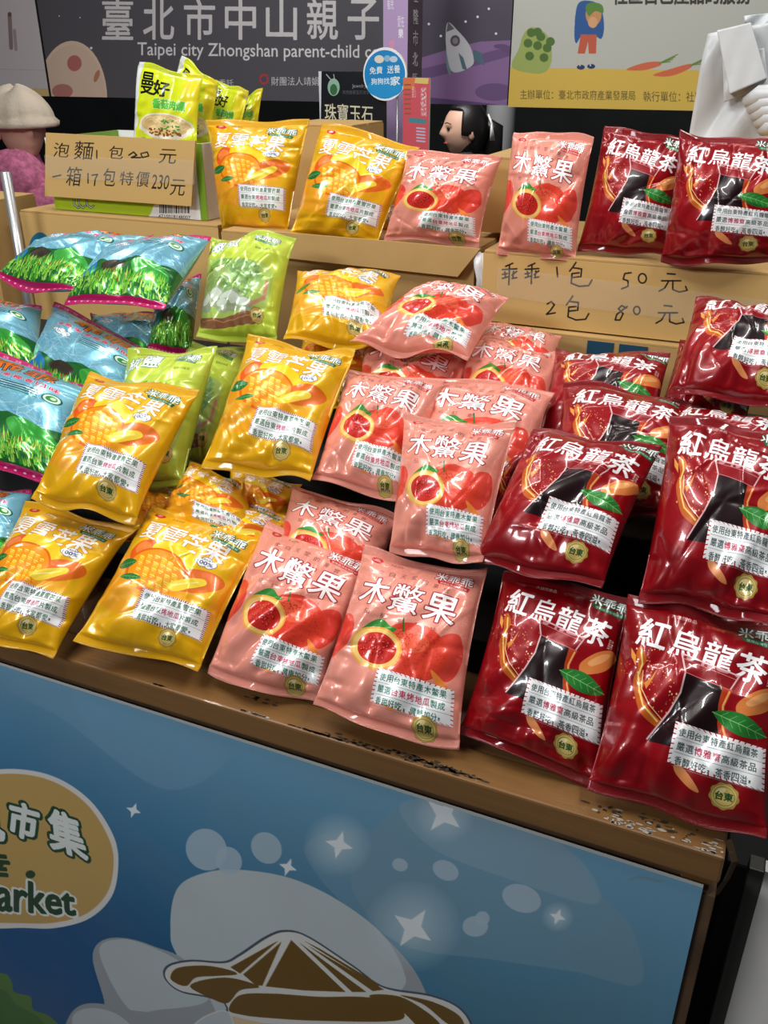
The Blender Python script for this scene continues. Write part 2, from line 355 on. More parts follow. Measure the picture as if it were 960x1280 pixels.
def art_red():
    p = canvas((134, 4, 15))
    p.ell(.5, .7, .5, .4, (148, 6, 18), soft=20)
    p.text('大自然食品', [(.3, .09), (.46, .118)], (240, 225, 215)); p.text('台灣好茶', [(.52, .095), (.64, .12)], (220, 120, 90))
    title(p, '紅烏龍茶', .1, .93, .15, .195, (255, 255, 255), 5, None, 0, rise=.08, skew=.03)
    p.text('風味', [(.93, .36), (.965, .36), (.96, .44), (.925, .44)], (240, 220, 210))
    # splash
    P = [(.14, .36), (.19, .44), (.17, .52), (.2, .6), (.2, .68), (.26, .76), (.35, .83), (.45, .89), (.42, .91), (.3, .86), (.21, .8), (.16, .7), (.13, .6), (.145, .5), (.12, .42)]
    p.poly(P, (196, 96, 30), smooth=True); p.line([(.15, .4), (.17, .48), (.155, .56), (.18, .66), (.22, .75), (.32, .83)], .012, (246, 200, 110)); p.line([(.18, .52), (.19, .64), (.26, .74), (.38, .84)], .006, (250, 216, 150))
    p.poly([(.2, .6), (.24, .55), (.27, .48), (.25, .56), (.22, .64)], (226, 140, 60)); p.poly([(.13, .5), (.09, .44), (.08, .38), (.12, .43)], (236, 160, 70))
    for _ in range(110):
        t = rnd.random(); x = .12 + t * .3 + rnd.gauss(0, .055); y = .36 + t * .38 + rnd.gauss(0, .09); r_ = rnd.random() * .005 + .0015
        p.ell(x, y, r_, r_ * 1.3, rnd.choice([(240, 170, 100), (226, 100, 60), (250, 216, 170)]), n=8)
    g_ = lambda L: [(x, y - .09) for x, y in L]
    gl = [(.4, .44), (.76, .5), (.72, .6), (.69, .72), (.72, .86), (.80, 1.06), (.27, 1.06), (.38, .84), (.43, .7), (.44, .56)]
    p.poly(g_(gl), (130, 20, 28), alpha=.5)
    te = [(.44, .56), (.73, .61), (.7, .72), (.72, .86), (.79, 1.06), (.28, 1.06), (.39, .84), (.43, .7)]
    p.poly(g_(te), (30, 8, 12)); p.poly(g_([(.67, .6), (.73, .61), (.7, .72), (.72, .86), (.77, .98), (.7, .97), (.67, .84), (.66, .72)]), (186, 60, 26)); p.line(g_([(.715, .62), (.688, .72), (.705, .86), (.75, .97)]), .012, (246, 170, 100))
    p.line(g_([(.4, .44), (.44, .56), (.43, .7), (.38, .84), (.28, 1.05)]), .011, (225, 190, 190)); p.line(g_([(.4, .44), (.76, .5)]), .011, (236, 190, 190)); p.line(g_([(.76, .5), (.72, .6)]), .01, (226, 180, 180)); p.line(g_([(.44, .56), (.73, .61)]), .006, (206, 110, 110)); p.line(g_([(.41, .47), (.75, .53)]), .004, (214, 140, 140))
    # cracker, leaf
    p.poly(g_([(.77, .68), (.86, .58), (.96, .53), (1.0, .58), (.95, .68), (.85, .74), (.78, .75)]), (222, 130, 66), smooth=True); p.poly(g_([(.82, .66), (.9, .58), (.96, .56), (.93, .62), (.85, .68)]), (240, 170, 104), smooth=True)
    leaf(p, .8, .72, .34, .14, 12, (40, 124, 48), (140, 204, 120))
    p.poly([(.46, 1.08), (.5, 1.07), (.58, 1.14), (.62, 1.2), (.56, 1.19), (.48, 1.13)], (222, 140, 84), smooth=True)
    brand(p, .74, .03, (16, 80, 50), (16, 100, 60))
    airmail(p, .43, .80, .97, 1.10, (186, 20, 36), (250, 250, 250), [('使用台東特產', '', '紅烏龍茶'), ('嚴選', '博雅齋', '高級茶品'), ('香醇好吃，茶香四溢！', '', '')], (70, 90, 90), (176, 20, 60))
    gold_seal(p, .76, 1.185); return p.done('print_red')
def art_green():
    p = canvas((186, 208, 66))
    p.ell(.6, .2, .5, .2, (200, 220, 80), soft=20)
    p.text('大自然食品', [(.15, .1), (.32, .13)], (40, 60, 20))
    title(p, '椒鹽', .08, .46, .18, .17, (250, 255, 250), 4, (40, 120, 110), 8, rise=-.05)
    p.poly([(.0, .5), (.25, .46), (.6, .5), (.9, .6), (.85, 1.1), (.4, 1.25), (.0, 1.2)], (168, 196, 96), smooth=True, soft=10)
    p.poly([(.02, .62), (.2, .52), (.4, .46), (.36, .56), (.2, .64)], (110, 160, 60), smooth=True); p.line([(.03, .66), (.22, .6), (.4, .5)], .012, (100, 60, 40))
    for _ in range(420):
        a = rnd.random() * 6.28; r_ = math.sqrt(rnd.random()); x = .55 + .26 * r_ * math.cos(a); y = .74 + .24 * r_ * math.sin(a); g_ = rnd.randint(-22, 22)
        p.ell(x, y, .012, .03, (128 + g_, 168 + g_, 96 + g_), rot=20 + rnd.random() * 30, n=10)
    p.ell(.2, .78, .14, .12, (132, 160, 84), rot=20); p.ell(.3, .66, .12, .08, (150, 178, 100))
    for x, y, a, b in ((.12, 1.0, .1, .12), (.28, .96, .1, .12), (.45, 1.0, .17, .12), (.62, 1.04, .12, .08), (.36, 1.06, .1, .08)):
        p.ell(x, y, a, b, (150, 166, 132)); p.ell(x - .02, y - .03, a * .75, b * .6, (196, 208, 190), soft=6)
    p.line([(.88, .75), (.86, .95), (.7, 1.05)], .035, (190, 140, 110))
    p.poly([(.02, 1.16), (.3, 1.2), (.6, 1.12), (.78, 1.12), (.76, 1.22), (.5, 1.26), (.2, 1.3), (.02, 1.26)], (138, 92, 62), smooth=True); p.line([(.05, 1.2), (.35, 1.23), (.7, 1.15)], .01, (180, 134, 98))
    brand(p, .62, .09, (16, 90, 60), (20, 110, 60)); p.text('香酥好味道', [(.66, .3), (.84, .33)], (70, 100, 30)); gold_seal(p, .78, 1.14)
    return p.done('print_green')
def art_cyan():
    p = canvas((122, 184, 204))
    for _ in range(60):
        x, y = rnd.random(), .35 + rnd.random() * .6; a = rnd.random() * 3.14; l = .05 + rnd.random() * .08
        for k in range(3): p.line([(x - l * math.cos(a + k * 1.05), y - l * math.sin(a + k * 1.05)), (x + l * math.cos(a + k * 1.05), y + l * math.sin(a + k * 1.05))], .006, rnd.choice([(176, 222, 236), (92, 170, 210), (150, 208, 230)]))
    p.poly([(0, 0), (1, 0), (1, .085), (0, .085)], (206, 30, 110))
    for i in range(12): p.text('米果', [(.02 + i * .083, .025), (.06 + i * .083, .06)], (250, 210, 230))
    for a, b, ch in ((.34, .56, '乖'), (.6, .82, '乖')): p.text(ch, [(a, .12), (b, .28)], (244, 120, 30), bold=4, outline=(30, 20, 16), ow=9)
    p.ell(.16, .2, .1, .06, (150, 206, 226)); p.text('大自然', [(.1, .18), (.24, .21)], (40, 60, 120))
    for i, ch in enumerate('香脆米果椰香口味'): p.text(ch, [(.2 + i * .088, .31), (.265 + i * .088, .365)], (226, 50, 90), bold=2, outline=(240, 230, 240), ow=4)
    badge(p, .3, .47, (30, 90, 150))
    for k in range(4): p.line([(.48, .43 + k * .03), (.76, .43 + k * .03)], .012, (30, 60, 60) if k < 3 else (20, 120, 80))
    p.line([(.48, .445), (.76, .445)], .006, (240, 250, 250)); p.ell(.86, .47, .07, .07, (16, 100, 80)); p.ell(.86, .47, .058, .058, (220, 240, 230)); p.ell(.86, .47, .04, .04, (60, 150, 70)); p.ell(.87, .465, .02, .02, (210, 240, 200))
    p.poly([(0, .95), (.15, .84), (.35, .9), (.6, .8), (.85, .86), (1, .8), (1, 1.4), (0, 1.4)], (34, 104, 46), smooth=False); p.ell(.14, .98, .12, .12, (40, 130, 200)); p.ell(.12, .95, .05, .05, (240, 200, 140))
    p.poly([(.6, .9), (.75, .82), (.95, .95), (.9, 1.15), (.7, 1.1)], (60, 164, 60), smooth=True)
    p.poly([(.3, .95), (.42, .86), (.55, .92), (.5, 1.02), (.36, 1.04)], (60, 52, 40), smooth=True)
    for x in (.3, .42, .54, .66, .78):
        p.line([(x, 1.1), (x + .05, 1.04), (x + .1, 1.14)], .03, (150, 84, 44))
    for _ in range(420):
        x = rnd.random(); y = 1.06 + rnd.random() * .25; h = .06 + rnd.random() * .06
        p.poly([(x - .008, y), (x + .02 * rnd.uniform(-1, 1), y - h), (x + .008, y)], rnd.choice([(90, 190, 50), (150, 220, 70), (50, 150, 50), (190, 236, 110)]))
    p.poly([(0, 1.31), (1, 1.31), (1, 1.4), (0, 1.4)], (206, 30, 110))
    for i in range(14): p.ell(.04 + i * .072, 1.35, .012, .012, (252, 220, 236), n=8)
    return p.done('print_cyan')
FL = {}
for k, fn, base in (('mango', art_mango, (246, 180, 22)), ('pink', art_pink, (243, 158, 142)), ('red', art_red, (150, 6, 18)), ('green', art_green, (186, 208, 66)), ('cyan', art_cyan, (150, 190, 205))):
    im = fn()
    FL[k] = (print_mat('film_' + k, im, rough=.3, spec=.45, coat=.55, bump=.25, bscale=34, metal=.12 if k != 'cyan' else .3),
             print_mat('seal_' + k, im, rough=.3, spec=.6, coat=.4, ribs=True, metal=.12),
             mat('film_back_' + k, s2l(base) if k != 'cyan' else (.45, .5, .5), .3, .15 if k != 'cyan' else .6, bump=.2, bscale=40, coat=.4))

# ------------------------------------------------------------------ snack bag geometry
NU, NV, SV = 68, 96, 0.05
def bag(flav, c, mode, val, tilt, yaw, label, group, seed, T=.058, name='snack_bag'):
    rg = np.random.RandomState(seed)
    cx = sum(p[0] for p in c) / 4; cy = sum(p[1] for p in c) / 4
    if mode == 'y': Pc = hit((cx, cy), (0, val, 0), np.array([0, 1.0, 0]))
    else:
        nn = np.array([0, -.62, 1.0]); nn /= np.linalg.norm(nn); Pc = hit((cx, cy), np.array([0, .65, .94]) + nn * val, nn)
    t_, s_ = R(tilt), R(yaw)
    n = np.array([math.sin(s_) * math.cos(t_), -math.cos(s_) * math.cos(t_), math.sin(t_)])
    Q = [hit(p, Pc, n) for p in c]
    W = (np.linalg.norm(Q[1] - Q[0]) + np.linalg.norm(Q[2] - Q[3])) / 2; H = (np.linalg.norm(Q[3] - Q[0]) + np.linalg.norm(Q[2] - Q[1])) / 2
    u, v = np.meshgrid(np.linspace(0, 1, NU + 1), np.concatenate([np.linspace(0, SV, 4)[:-1], np.linspace(SV, 1 - SV, NV - 5), np.linspace(1 - SV, 1, 4)[1:]]))
    vv = np.clip((v - SV) / (1 - 2 * SV), 0, 1); body = np.sin(math.pi * vv)
    u2 = .5 + (u - .5) * (1 - .055 * np.power(body, .6))
    # wandering seal edges
    ph = rg.rand(8) * 6.28; am = rg.rand(8)
    dv = (.006 + .022 * am[0]) * np.sin(u * 5 + ph[0]) + .012 * am[1] * np.sin(u * 11 + ph[1])
    v2 = v + dv * np.exp(-np.minimum(v, 1 - v) / .12)
    base = quad_map(np.stack([u2, v2], -1), Q)
    # shared out-of-plane bend
    end_t = np.exp(-v / .12); end_b = np.exp(-(1 - v) / .12)
    bend = (.007 * am[2] + .003) * np.sin(u * (4 + 4 * am[3]) + ph[2]) * end_t + (.007 * am[4] + .004) * np.sin(u * (4 + 5 * am[5]) + ph[3]) * end_b
    bend += .01 * (am[6] - .5) * (2 * u - 1) * end_t + .01 * (am[7] - .3) * (2 * u - 1) * end_b - .004 * end_t
    f = np.power(np.clip(1 - np.abs(2 * u - 1) ** 3.2, 0, 1), .6) * np.power(body, .45)
    inn = np.clip(f * 1.6, 0, 1)
    wr = np.zeros_like(u); dt = vv * H; db = (1 - vv) * H; dl = u * W; dr = (1 - u) * W
    lump = sum(.0008 * np.sin(rg.uniform(8, 26) * u + rg.uniform(8, 26) * v + rg.rand() * 6.28) for _ in range(6)); wr += lump * inn
    for d_, cnt in ((dt, 11), (db, 11)):
        for _ in range(cnt):
            u0 = rg.rand(); w0 = rg.uniform(.02, .05); L0 = rg.uniform(.012, .05); dri = rg.uniform(-.5, .5)
            wr -= rg.uniform(.0012, .0042) * np.exp(-((u - u0 - dri * d_ / .1 * .3) / (w0 + d_ * .5)) ** 2) * np.exp(-d_ / L0) * np.clip(d_ / .004, 0, 1)
    for d_, cnt in ((dl, 7), (dr, 7)):
        for _ in range(cnt):
            v0 = rg.rand(); w0 = rg.uniform(.015, .04); L0 = rg.uniform(.008, .028); dri = rg.uniform(-1, 1)
            wr -= rg.uniform(.001, .004) * np.exp(-((v - v0 - dri * d_) / w0) ** 2) * np.exp(-d_ / L0) * np.clip(d_ / .006, 0, 1)
    X, Y = u * W, v * H
    for _ in range(15):
        x0, y0 = rg.rand() * W, rg.uniform(.1, .95) * H; a = rg.rand() * math.pi; l = rg.uniform(.02, .06); dx, dy = math.cos(a), math.sin(a)
        s1 = (X - x0) * dx + (Y - y0) * dy; d1 = -(X - x0) * dy + (Y - y0) * dx + rg.uniform(-4, 4) * s1 ** 2
        wd = rg.uniform(.0014, .0030); A_ = rg.uniform(.0006, .0022) * rg.choice([-1, 1])
        wr += A_ * np.exp(-np.abs(d1) / wd) * np.exp(-(s1 / l) ** 4) * inn
    side = np.sign(u - .5) * 0
    front = base + n * ((T * .56 * f + wr * np.clip(body * 6, 0, 1) + bend)[..., None])
    back = base - n * ((T * .44 * f - bend)[..., None] + .0004)
    uvx, uvy = u, 1 - v
    root = empty(name, tuple(Q[3] * .5 + Q[2] * .5), label, 'snack bag', group)
    mats = FL[flav]; ln = v.shape[0]
    def grid(part, r0, r1, m2, both):
        A = front[r0:r1 + 1]; Bk = back[r0:r1 + 1]; h, w_ = A.shape[:2]; idx = np.arange(h * w_).reshape(h, w_)
        F = np.stack([idx[1:, :-1], idx[1:, 1:], idx[:-1, 1:], idx[:-1, :-1]], -1).reshape(-1, 4)
        V = A.reshape(-1, 3); F2 = F[:, ::-1] + h * w_; V2 = Bk.reshape(-1, 3)
        # rim joins front and back film
        rim = []
        for a, b in zip(idx[:-1, 0], idx[1:, 0]): rim.append((a, b, b + h * w_, a + h * w_)[::-1])
        for a, b in zip(idx[:-1, -1], idx[1:, -1]): rim.append((a, b, b + h * w_, a + h * w_))
        if r0 == 0:
            for a, b in zip(idx[0, :-1], idx[0, 1:]): rim.append((a, b, b + h * w_, a + h * w_))
        if r1 == ln - 1:
            for a, b in zip(idx[-1, :-1], idx[-1, 1:]): rim.append((a, b, b + h * w_, a + h * w_)[::-1])
        Fs = np.concatenate([F, F2, np.array(rim)]); me = bpy.data.meshes.new(part)
        me.from_pydata(np.concatenate([V, V2]).tolist(), [], Fs.tolist())
        uv = me.uv_layers.new(name='UVMap'); UVv = np.concatenate([np.stack([uvx[r0:r1 + 1], uvy[r0:r1 + 1]], -1).reshape(-1, 2)] * 2)
        li = np.zeros(len(me.loops), int); me.loops.foreach_get('vertex_index', li); uv.data.foreach_set('uv', UVv[li].astype(np.float32).ravel())
        mi = np.zeros(len(Fs), int); mi[len(F):len(F) + len(F2)] = 1; me.polygons.foreach_set('material_index', mi)
        o = link_mesh(part, me, [m2, mats[2]], root)
        return o
    k0, k1 = 3, ln - 4
    grid('pouch', k0, k1, mats[0], True)
    grid('top_seal', 0, k0, mats[1], True); grid('bottom_seal', k1, ln - 1, mats[1], True)
    return root
GR = {'mango': 'yellow mango snack bags', 'pink': 'pink fruit snack bags', 'red': 'dark red tea snack bags', 'green': 'lime green snack bags', 'cyan': 'light blue snack bags'}
BAGS = [
 # on top of the cartons
 ('mango', [(258,150),(388,148),(360,292),(275,290)], 'y', 1.27, 18, 4, 'yellow mango bag standing beside the green-edged noodle box, leftmost of the top row'),
 ('mango', [(400,153),(525,180),(470,310),(362,298)], 'y', 1.235, 22, 4, 'yellow mango bag with a peaked corner, standing between a mango and a pink bag'),
 ('mango', [(440,184),(524,192),(512,298),(452,298)], 'y', 1.33, 12, 0, 'yellow mango bag half hidden behind the standing mango and pink bags'),
 ('pink', [(510,186),(628,195),(597,308),(478,300)], 'y', 1.225, 22, 0, 'pink fruit bag standing on the middle carton in front of the woman'),
 ('pink', [(640,160),(742,172),(718,332),(622,315)], 'y', 1.20, 14, 0, 'pink fruit bag standing on the price carton, left of two red bags'),
 ('red', [(755,152),(864,178),(838,322),(722,312)], 'y', 1.22, 16, 0, 'red tea bag standing on the price carton right beside the pink bag'),
 ('red', [(850,162),(985,175),(970,332),(825,327)], 'y', 1.18, 16, 0, 'red tea bag below the white plastic bags, rightmost of the top row'),
 # under the cartons
 ('green', [(262,292),(368,292),(345,428),(248,425)], 's', .06, 42, 8, 'lime green bag with its whole front showing, below the leftmost standing mango bag'),
 ('mango', [(372,335),(500,338),(480,440),(355,425)], 's', .05, 60, 5, 'yellow mango bag lying on its back right below the middle carton flap'),
 ('pink', [(535,347),(637,368),(585,452),(437,430)], 's', .06, 62, 5, 'pink fruit bag lying on its back right below the middle carton flap'),
 ('mango', [(380,412),(482,430),(450,520),(360,500)], 's', -0.02, 55, 5, 'yellow mango bag showing only a strip between the large mango and pink bags'),
 ('pink', [(455,412),(592,440),(560,560),(440,540)], 's', .01, 55, 5, 'pink fruit bag with only its title showing, under the pink bag lying down'),
 # back of the pile
 ('pink', [(598,400),(702,416),(690,500),(590,490)], 's', -0.015, 58, 0, 'pink fruit bag showing its top edge, hindmost of the pile below the price carton'),
 ('pink', [(588,418),(700,436),(680,560),(560,540)], 's', 0.012, 55, 0, 'creased pink fruit bag second from the back, left of the hindmost red bags'),
 ('pink', [(533,468),(692,484),(650,640),(500,620)], 's', 0.04, 52, 0, 'pink fruit bag with its title showing right above the glossy upright pink bag'),
 ('red', [(695,430),(838,446),(815,570),(670,555)], 's', .015, 56, 0, 'red tea bag hindmost of its column, right below the blue tape'),
 ('red', [(705,474),(868,498),(835,650),(680,640)], 's', .045, 52, 0, 'red tea bag second from the back of its column, tea glass half covered'),
 ('red', [(850,425),(960,440),(930,540),(820,520)], 's', .005, 58, 0, 'red tea bag buried under the bag lying at the price carton'),
 ('red', [(870,370),(1020,385),(990,510),(833,490)], 's', .07, 58, 0, 'red tea bag lying right in front of the price carton at the right frame edge'),
 ('red', [(838,500),(990,522),(970,640),(810,620)], 's', .045, 55, 0, 'red tea bag with part of its title showing above the big creased red bag'),
 ('red', [(622,545),(750,560),(700,700),(590,690)], 's', .03, 50, 0, 'red tea bag in shadow between the glossy pink bag and the central red bag'),
 # middle of the pile
 ('mango', [(313,418),(445,440),(388,605),(252,582)], 's', .09, 50, 10, 'large yellow mango bag in mid pile, between a green bag and a pink bag'),
 ('green', [(236,428),(312,432),(265,590),(200,575)], 's', -0.012, 50, 10, 'lime green bag in shadow right against the large mid-pile mango bag'),
 ('green', [(160,438),(272,432),(228,612),(135,600)], 's', .055, 48, 12, 'lime green bag half hidden behind the tilted mango bag on the left'),
 ('mango', [(110,460),(250,490),(165,655),(40,625)], 's', .095, 52, 12, 'tilted yellow mango bag on top of the left front bags, beside the blue bags'),
 ('mango', [(165,598),(262,612),(250,690),(150,680)], 's', .0, 52, 8, 'yellow mango bag deep in the gap below the half hidden green bag'),
 ('mango', [(240,578),(305,600),(330,700),(190,660)], 's', .03, 52, 8, 'folded yellow mango bag with a peaked corner, below the large mango bag'),
 ('mango', [(288,582),(376,600),(360,690),(280,670)], 's', -0.01, 52, 8, 'yellow mango bag in shadow between the peaked mango bag and the crumpled pink bag'),
 ('mango', [(262,622),(368,640),(330,730),(240,700)], 's', 0.015, 52, 8, 'yellow mango bag with only a corner showing, left of the front pink bags'),
 ('pink', [(435,458),(557,475),(505,627),(390,602)], 's', .065, 52, 8, 'pink fruit bag in mid pile, right of the large mango bag'),
 ('pink', [(366,598),(500,648),(460,770),(330,740)], 's', 0.012, 52, 8, 'crumpled pink fruit bag with half its title showing behind the front pink bags'),
 ('pink', [(505,518),(647,528),(604,705),(485,692)], 's', .085, 45, 0, 'glossy pink fruit bag standing upright in the centre of the pile'),
 ('red', [(665,530),(828,558),(752,737),(588,702)], 's', .085, 52, 0, 'red tea bag in the centre, lying on the top edge of a front red bag'),
 ('red', [(838,515),(1000,545),(970,785),(798,750)], 's', .10, 42, 0, 'big heavily creased red tea bag at the right edge, above the rightmost front bag'),
 ('red', [(820,722),(1000,748),(980,900),(800,870)], 's', 0, 45, 0, 'red tea bag squeezed between the big creased bag and the rightmost front bag'),
 # front row on the table edge
 ('mango', [(35,628),(168,655),(66,822),(-60,792)], 's', .035, 52, 10, 'yellow mango bag in the front row, cut by the left frame edge'),
 ('mango', [(190,628),(332,668),(247,842),(96,800)], 's', .035, 50, 10, 'yellow mango bag in the front row, next to the front pink bags'),
 ('pink', [(330,645),(478,700),(395,882),(256,842)], 's', .02, 46, 10, 'pink fruit bag in the front row right beside the front mango bag'),
 ('pink', [(455,688),(609,708),(572,938),(388,887)], 's', .03, 46, 6, 'pink fruit bag in the front row right beside the front red bags'),
 ('red', [(630,713),(788,743),(748,988),(573,917)], 's', .02, 40, 0, 'red tea bag in the front row right beside the front pink bag'),
 ('red', [(785,743),(985,785),(957,1052),(733,988)], 's', .035, 40, 0, 'red tea bag at the right end of the front row, hanging over the edge'),
 # light blue bags
 ('cyan', [(75,297),(190,292),(90,372),(-10,345)], 's', 0.09, 66, 0, 'light blue bag lying flat with its pink seal forward, left of the top two'),
 ('cyan', [(150,300),(265,298),(205,388),(75,375)], 's', .105, 66, 0, 'light blue bag lying flat with its pink seal forward, right of the top two'),
 ('cyan', [(-70,352),(54,385),(50,470),(-70,460)], 's', 0.04, 58, 0, 'light blue bag at the left frame edge right below the top two'),
 ('cyan', [(195,350),(252,345),(240,445),(185,440)], 's', .02, 55, 30, 'light blue bag in shadow beside the fully visible green bag'),
 ('cyan', [(112,388),(224,395),(205,480),(115,475)], 's', 0, 58, 0, 'light blue bag with orange title right below the right one of the top two'),
 ('cyan', [(68,378),(200,440),(150,540),(20,490)], 's', 0.045, 55, 0, 'light blue bag slanting down to the right in the middle of the blue pile'),
 ('cyan', [(-50,425),(115,478),(78,608),(-75,575)], 's', 0.07, 55, 0, 'large light blue bag with printed grass, left of the tilted mango bag'),
 ('cyan', [(-80,592),(42,612),(26,735),(-95,700)], 's', 0.03, 52, 0, 'light blue bag at the left frame edge right above the front mango bag'),
]
for i, (fl, c, md, vl, tl, yw, lb) in enumerate(BAGS):
    bag(fl, c, md, vl, tl, yw, lb, GR[fl], 100 + i)

# ------------------------------------------------------------------ table with its poster
wood = mat('table_wood', (.19, .095, .035), .4, noise=.35, nscale=3, bump=.3, bscale=25, stretch=(1, 12, 12), coat=.15)
wood_face = mat('table_edge_wood', (.22, .105, .032), .4, noise=.25, nscale=4, bump=.2, bscale=20, stretch=(1, 10, 10), coat=.1)
wood_dark = mat('leg_wood', (.12, .065, .03), .6, noise=.5, nscale=12)
dark = mat('dark_cloth_gap_shade', (.012, .012, .012), .9)  # black cloth; on the risers its colour stands in for gap shade
ZT = .92; YF = .618; XR = .046; XL = -2.6
table = empty('stall_table', ((XL + XR) / 2, 1.0, 0), 'long brown wooden stall table carrying all the snack bags, worn front edge', 'table')
box_obj('tabletop', (XL, YF + .045, ZT - .028), (XR, 1.9, ZT), wood, table, .002)
box_obj('edge_batten', (XL, YF, ZT - .030), (XR + .001, YF + .0445, ZT + .0006), wood_face, table, .0025)
box_obj('apron', (XL, YF + .03, ZT - .12), (XR - .02, YF + .05, ZT - .03), wood_dark, table)
box_obj('side_apron', (XR - .022, YF + .05, ZT - .12), (XR - .004, 1.85, ZT - .03), wood_dark, table)
for x in (XR - .03, -1.25, XL + .05):
    for y in (YF + .055, 1.82): box_obj('leg', (x - .03, y, 0), (x + .02, y + .04, ZT - .03), wood_dark, table)
# paint chips and scratches on the batten
chip = mat('bare_scratch', (.035, .02, .01), .8); pale = mat('worn_lacquer', (.36, .33, .28), .6)
rs = random.Random(3)
def chips(name, m, spots, z):
    bm = bmesh.new()
    for (px, py, n_, sx, sy) in spots:
        P = at_z(px, py, z)
        for _ in range(n_):
            x, y = P[0] + rs.gauss(0, sx), P[1] + rs.gauss(0, sy); a, b = rs.uniform(.001, .005), rs.uniform(.0006, .0018)
            y = min(max(y, YF + .003), YF + .075)
            vs = [bm.verts.new((x + a * math.cos(t) * rs.uniform(.6, 1.2), y + b * math.sin(t) * rs.uniform(.6, 1.2), z + .0003)) for t in [k * math.pi / 3.5 for k in range(7)]]
            bm.faces.new(vs)
    o = bm_obj(name, bm, m, table); o['kind'] = 'stuff'; return o
chips('scratch_marks', chip, [(400, 920, 45, .018, .002), (440, 928, 30, .02, .002), (505, 945, 60, .022, .0025), (560, 962, 50, .02, .002), (185, 868, 10, .008, .002), (325, 875, 12, .01, .002), (800, 1022, 12, .02, .003), (860, 1045, 14, .016, .006), (760, 1012, 10, .01, .002)], ZT + .0007)
chips('worn_patches', pale, [(315, 897, 26, .008, .002), (775, 1028, 22, .01, .004), (820, 1040, 18, .02, .004), (890, 1062, 14, .006, .006)], ZT + .0008)

YP = YF + .012
def plane_canvas(Y, x0, x1, z0, z1, W, H, bg):
    def xf(P):
        P = np.asarray(P, float).reshape(-1, 2); O = np.array([at_y(a, b, Y) for a, b in P]); return np.stack([(O[:, 0] - x0) / (x1 - x0) * W, (z1 - O[:, 2]) / (z1 - z0) * H], 1)
    return Painter(W, H, bg, xf)
def board(name, lo, hi, mface, medge, parent=None, bevel=0):
    # upright board, printed front (-Y side) with 0..1 UVs
    (x0, y0, z0), (x1, y1, z1) = lo, hi
    V = [(x0, y0, z0), (x1, y0, z0), (x1, y0, z1), (x0, y0, z1), (x0, y1, z0), (x1, y1, z0), (x1, y1, z1), (x0, y1, z1)]
    F = [(0, 1, 2, 3), (5, 4, 7, 6), (4, 0, 3, 7), (1, 5, 6, 2), (3, 2, 6, 7), (4, 5, 1, 0)]
    me = bpy.data.meshes.new(name); me.from_pydata(V, [], F); uv = me.uv_layers.new(name='UVMap')
    for i, c in enumerate([(0, 0), (1, 0), (1, 1), (0, 1)]): uv.data[i].uv = c
    for p in me.polygons: p.material_index = 0 if p.index == 0 else 1
    return link_mesh(name, me, [mface, medge], parent, smooth=False)

PX0, PX1, PZ0, PZ1 = -1.25, .036, .05, None
PZ1 = float(at_y(450, 974, YP)[2])
p = plane_canvas(YP, PX0, PX1, PZ0, PZ1, 1300, int(1300 * (PZ1 - PZ0) / (PX1 - PX0)), (90, 150, 190))
def sky(X, Y):  # printed blue gradient, with light falloff mixed into its colours
    a = np.array([120, 174, 206.]); b = np.array([4, 84, 140.]); c = np.array([52, 112, 142.])
    t = np.clip(Y * 1.9, 0, 1)[..., None]; low = b + (c - b) * np.clip((X[..., None] - .35) / .5, 0, 1); return a + (low - a) * t ** .8
p.put((np.ones((p.H * 2, p.W * 2), bool), 0, 0), sky)
p.poly([(8, 860), (60, 850), (260, 920), (275, 960), (200, 985), (80, 900)], (124, 172, 204), alpha=.5, smooth=True, soft=6)
p.poly([(455, 1060), (500, 1010), (600, 1000), (700, 1050), (745, 1110), (790, 1160), (800, 1230), (720, 1215), (620, 1200), (500, 1180), (440, 1110)], (132, 164, 184), alpha=.55, smooth=True, soft=3)
p.poly([(500, 1005), (580, 1000), (660, 1030), (730, 1080), (745, 1130), (640, 1100), (540, 1060)], (156, 184, 200), alpha=.5, smooth=True, soft=3)
p.poly([(380, 1060), (450, 1035), (520, 1060), (545, 1110), (520, 1180), (440, 1140)], (120, 160, 186), alpha=.6, smooth=True, soft=3)
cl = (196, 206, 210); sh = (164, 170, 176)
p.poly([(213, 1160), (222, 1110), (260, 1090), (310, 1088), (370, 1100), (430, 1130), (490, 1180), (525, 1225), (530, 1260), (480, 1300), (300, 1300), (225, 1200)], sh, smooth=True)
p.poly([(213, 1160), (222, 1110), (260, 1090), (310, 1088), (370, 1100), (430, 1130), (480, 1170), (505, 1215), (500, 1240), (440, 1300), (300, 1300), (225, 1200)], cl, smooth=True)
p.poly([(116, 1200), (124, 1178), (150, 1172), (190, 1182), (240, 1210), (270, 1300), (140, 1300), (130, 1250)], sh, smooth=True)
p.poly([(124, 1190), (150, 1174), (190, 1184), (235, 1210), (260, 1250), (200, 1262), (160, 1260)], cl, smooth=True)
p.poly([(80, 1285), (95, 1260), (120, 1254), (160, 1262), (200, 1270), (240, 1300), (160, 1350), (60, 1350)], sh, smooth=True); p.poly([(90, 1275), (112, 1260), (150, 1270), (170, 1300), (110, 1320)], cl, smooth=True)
for x, y, rx, ry, a in ((258, 1062, 25, 27, -40), (286, 1076, 16, 18, -30), (333, 1060, 18, 21, -40), (500, 1081, 10, 8, 20), (557, 1088, 17, 12, 25), (652, 1123, 25, 17, 20), (594, 1158, 16, 13, 0), (603, 1148, 9, 9, 0)):
    p.ell(x, y, rx, ry, (178, 200, 216), rot=a, alpha=.9)
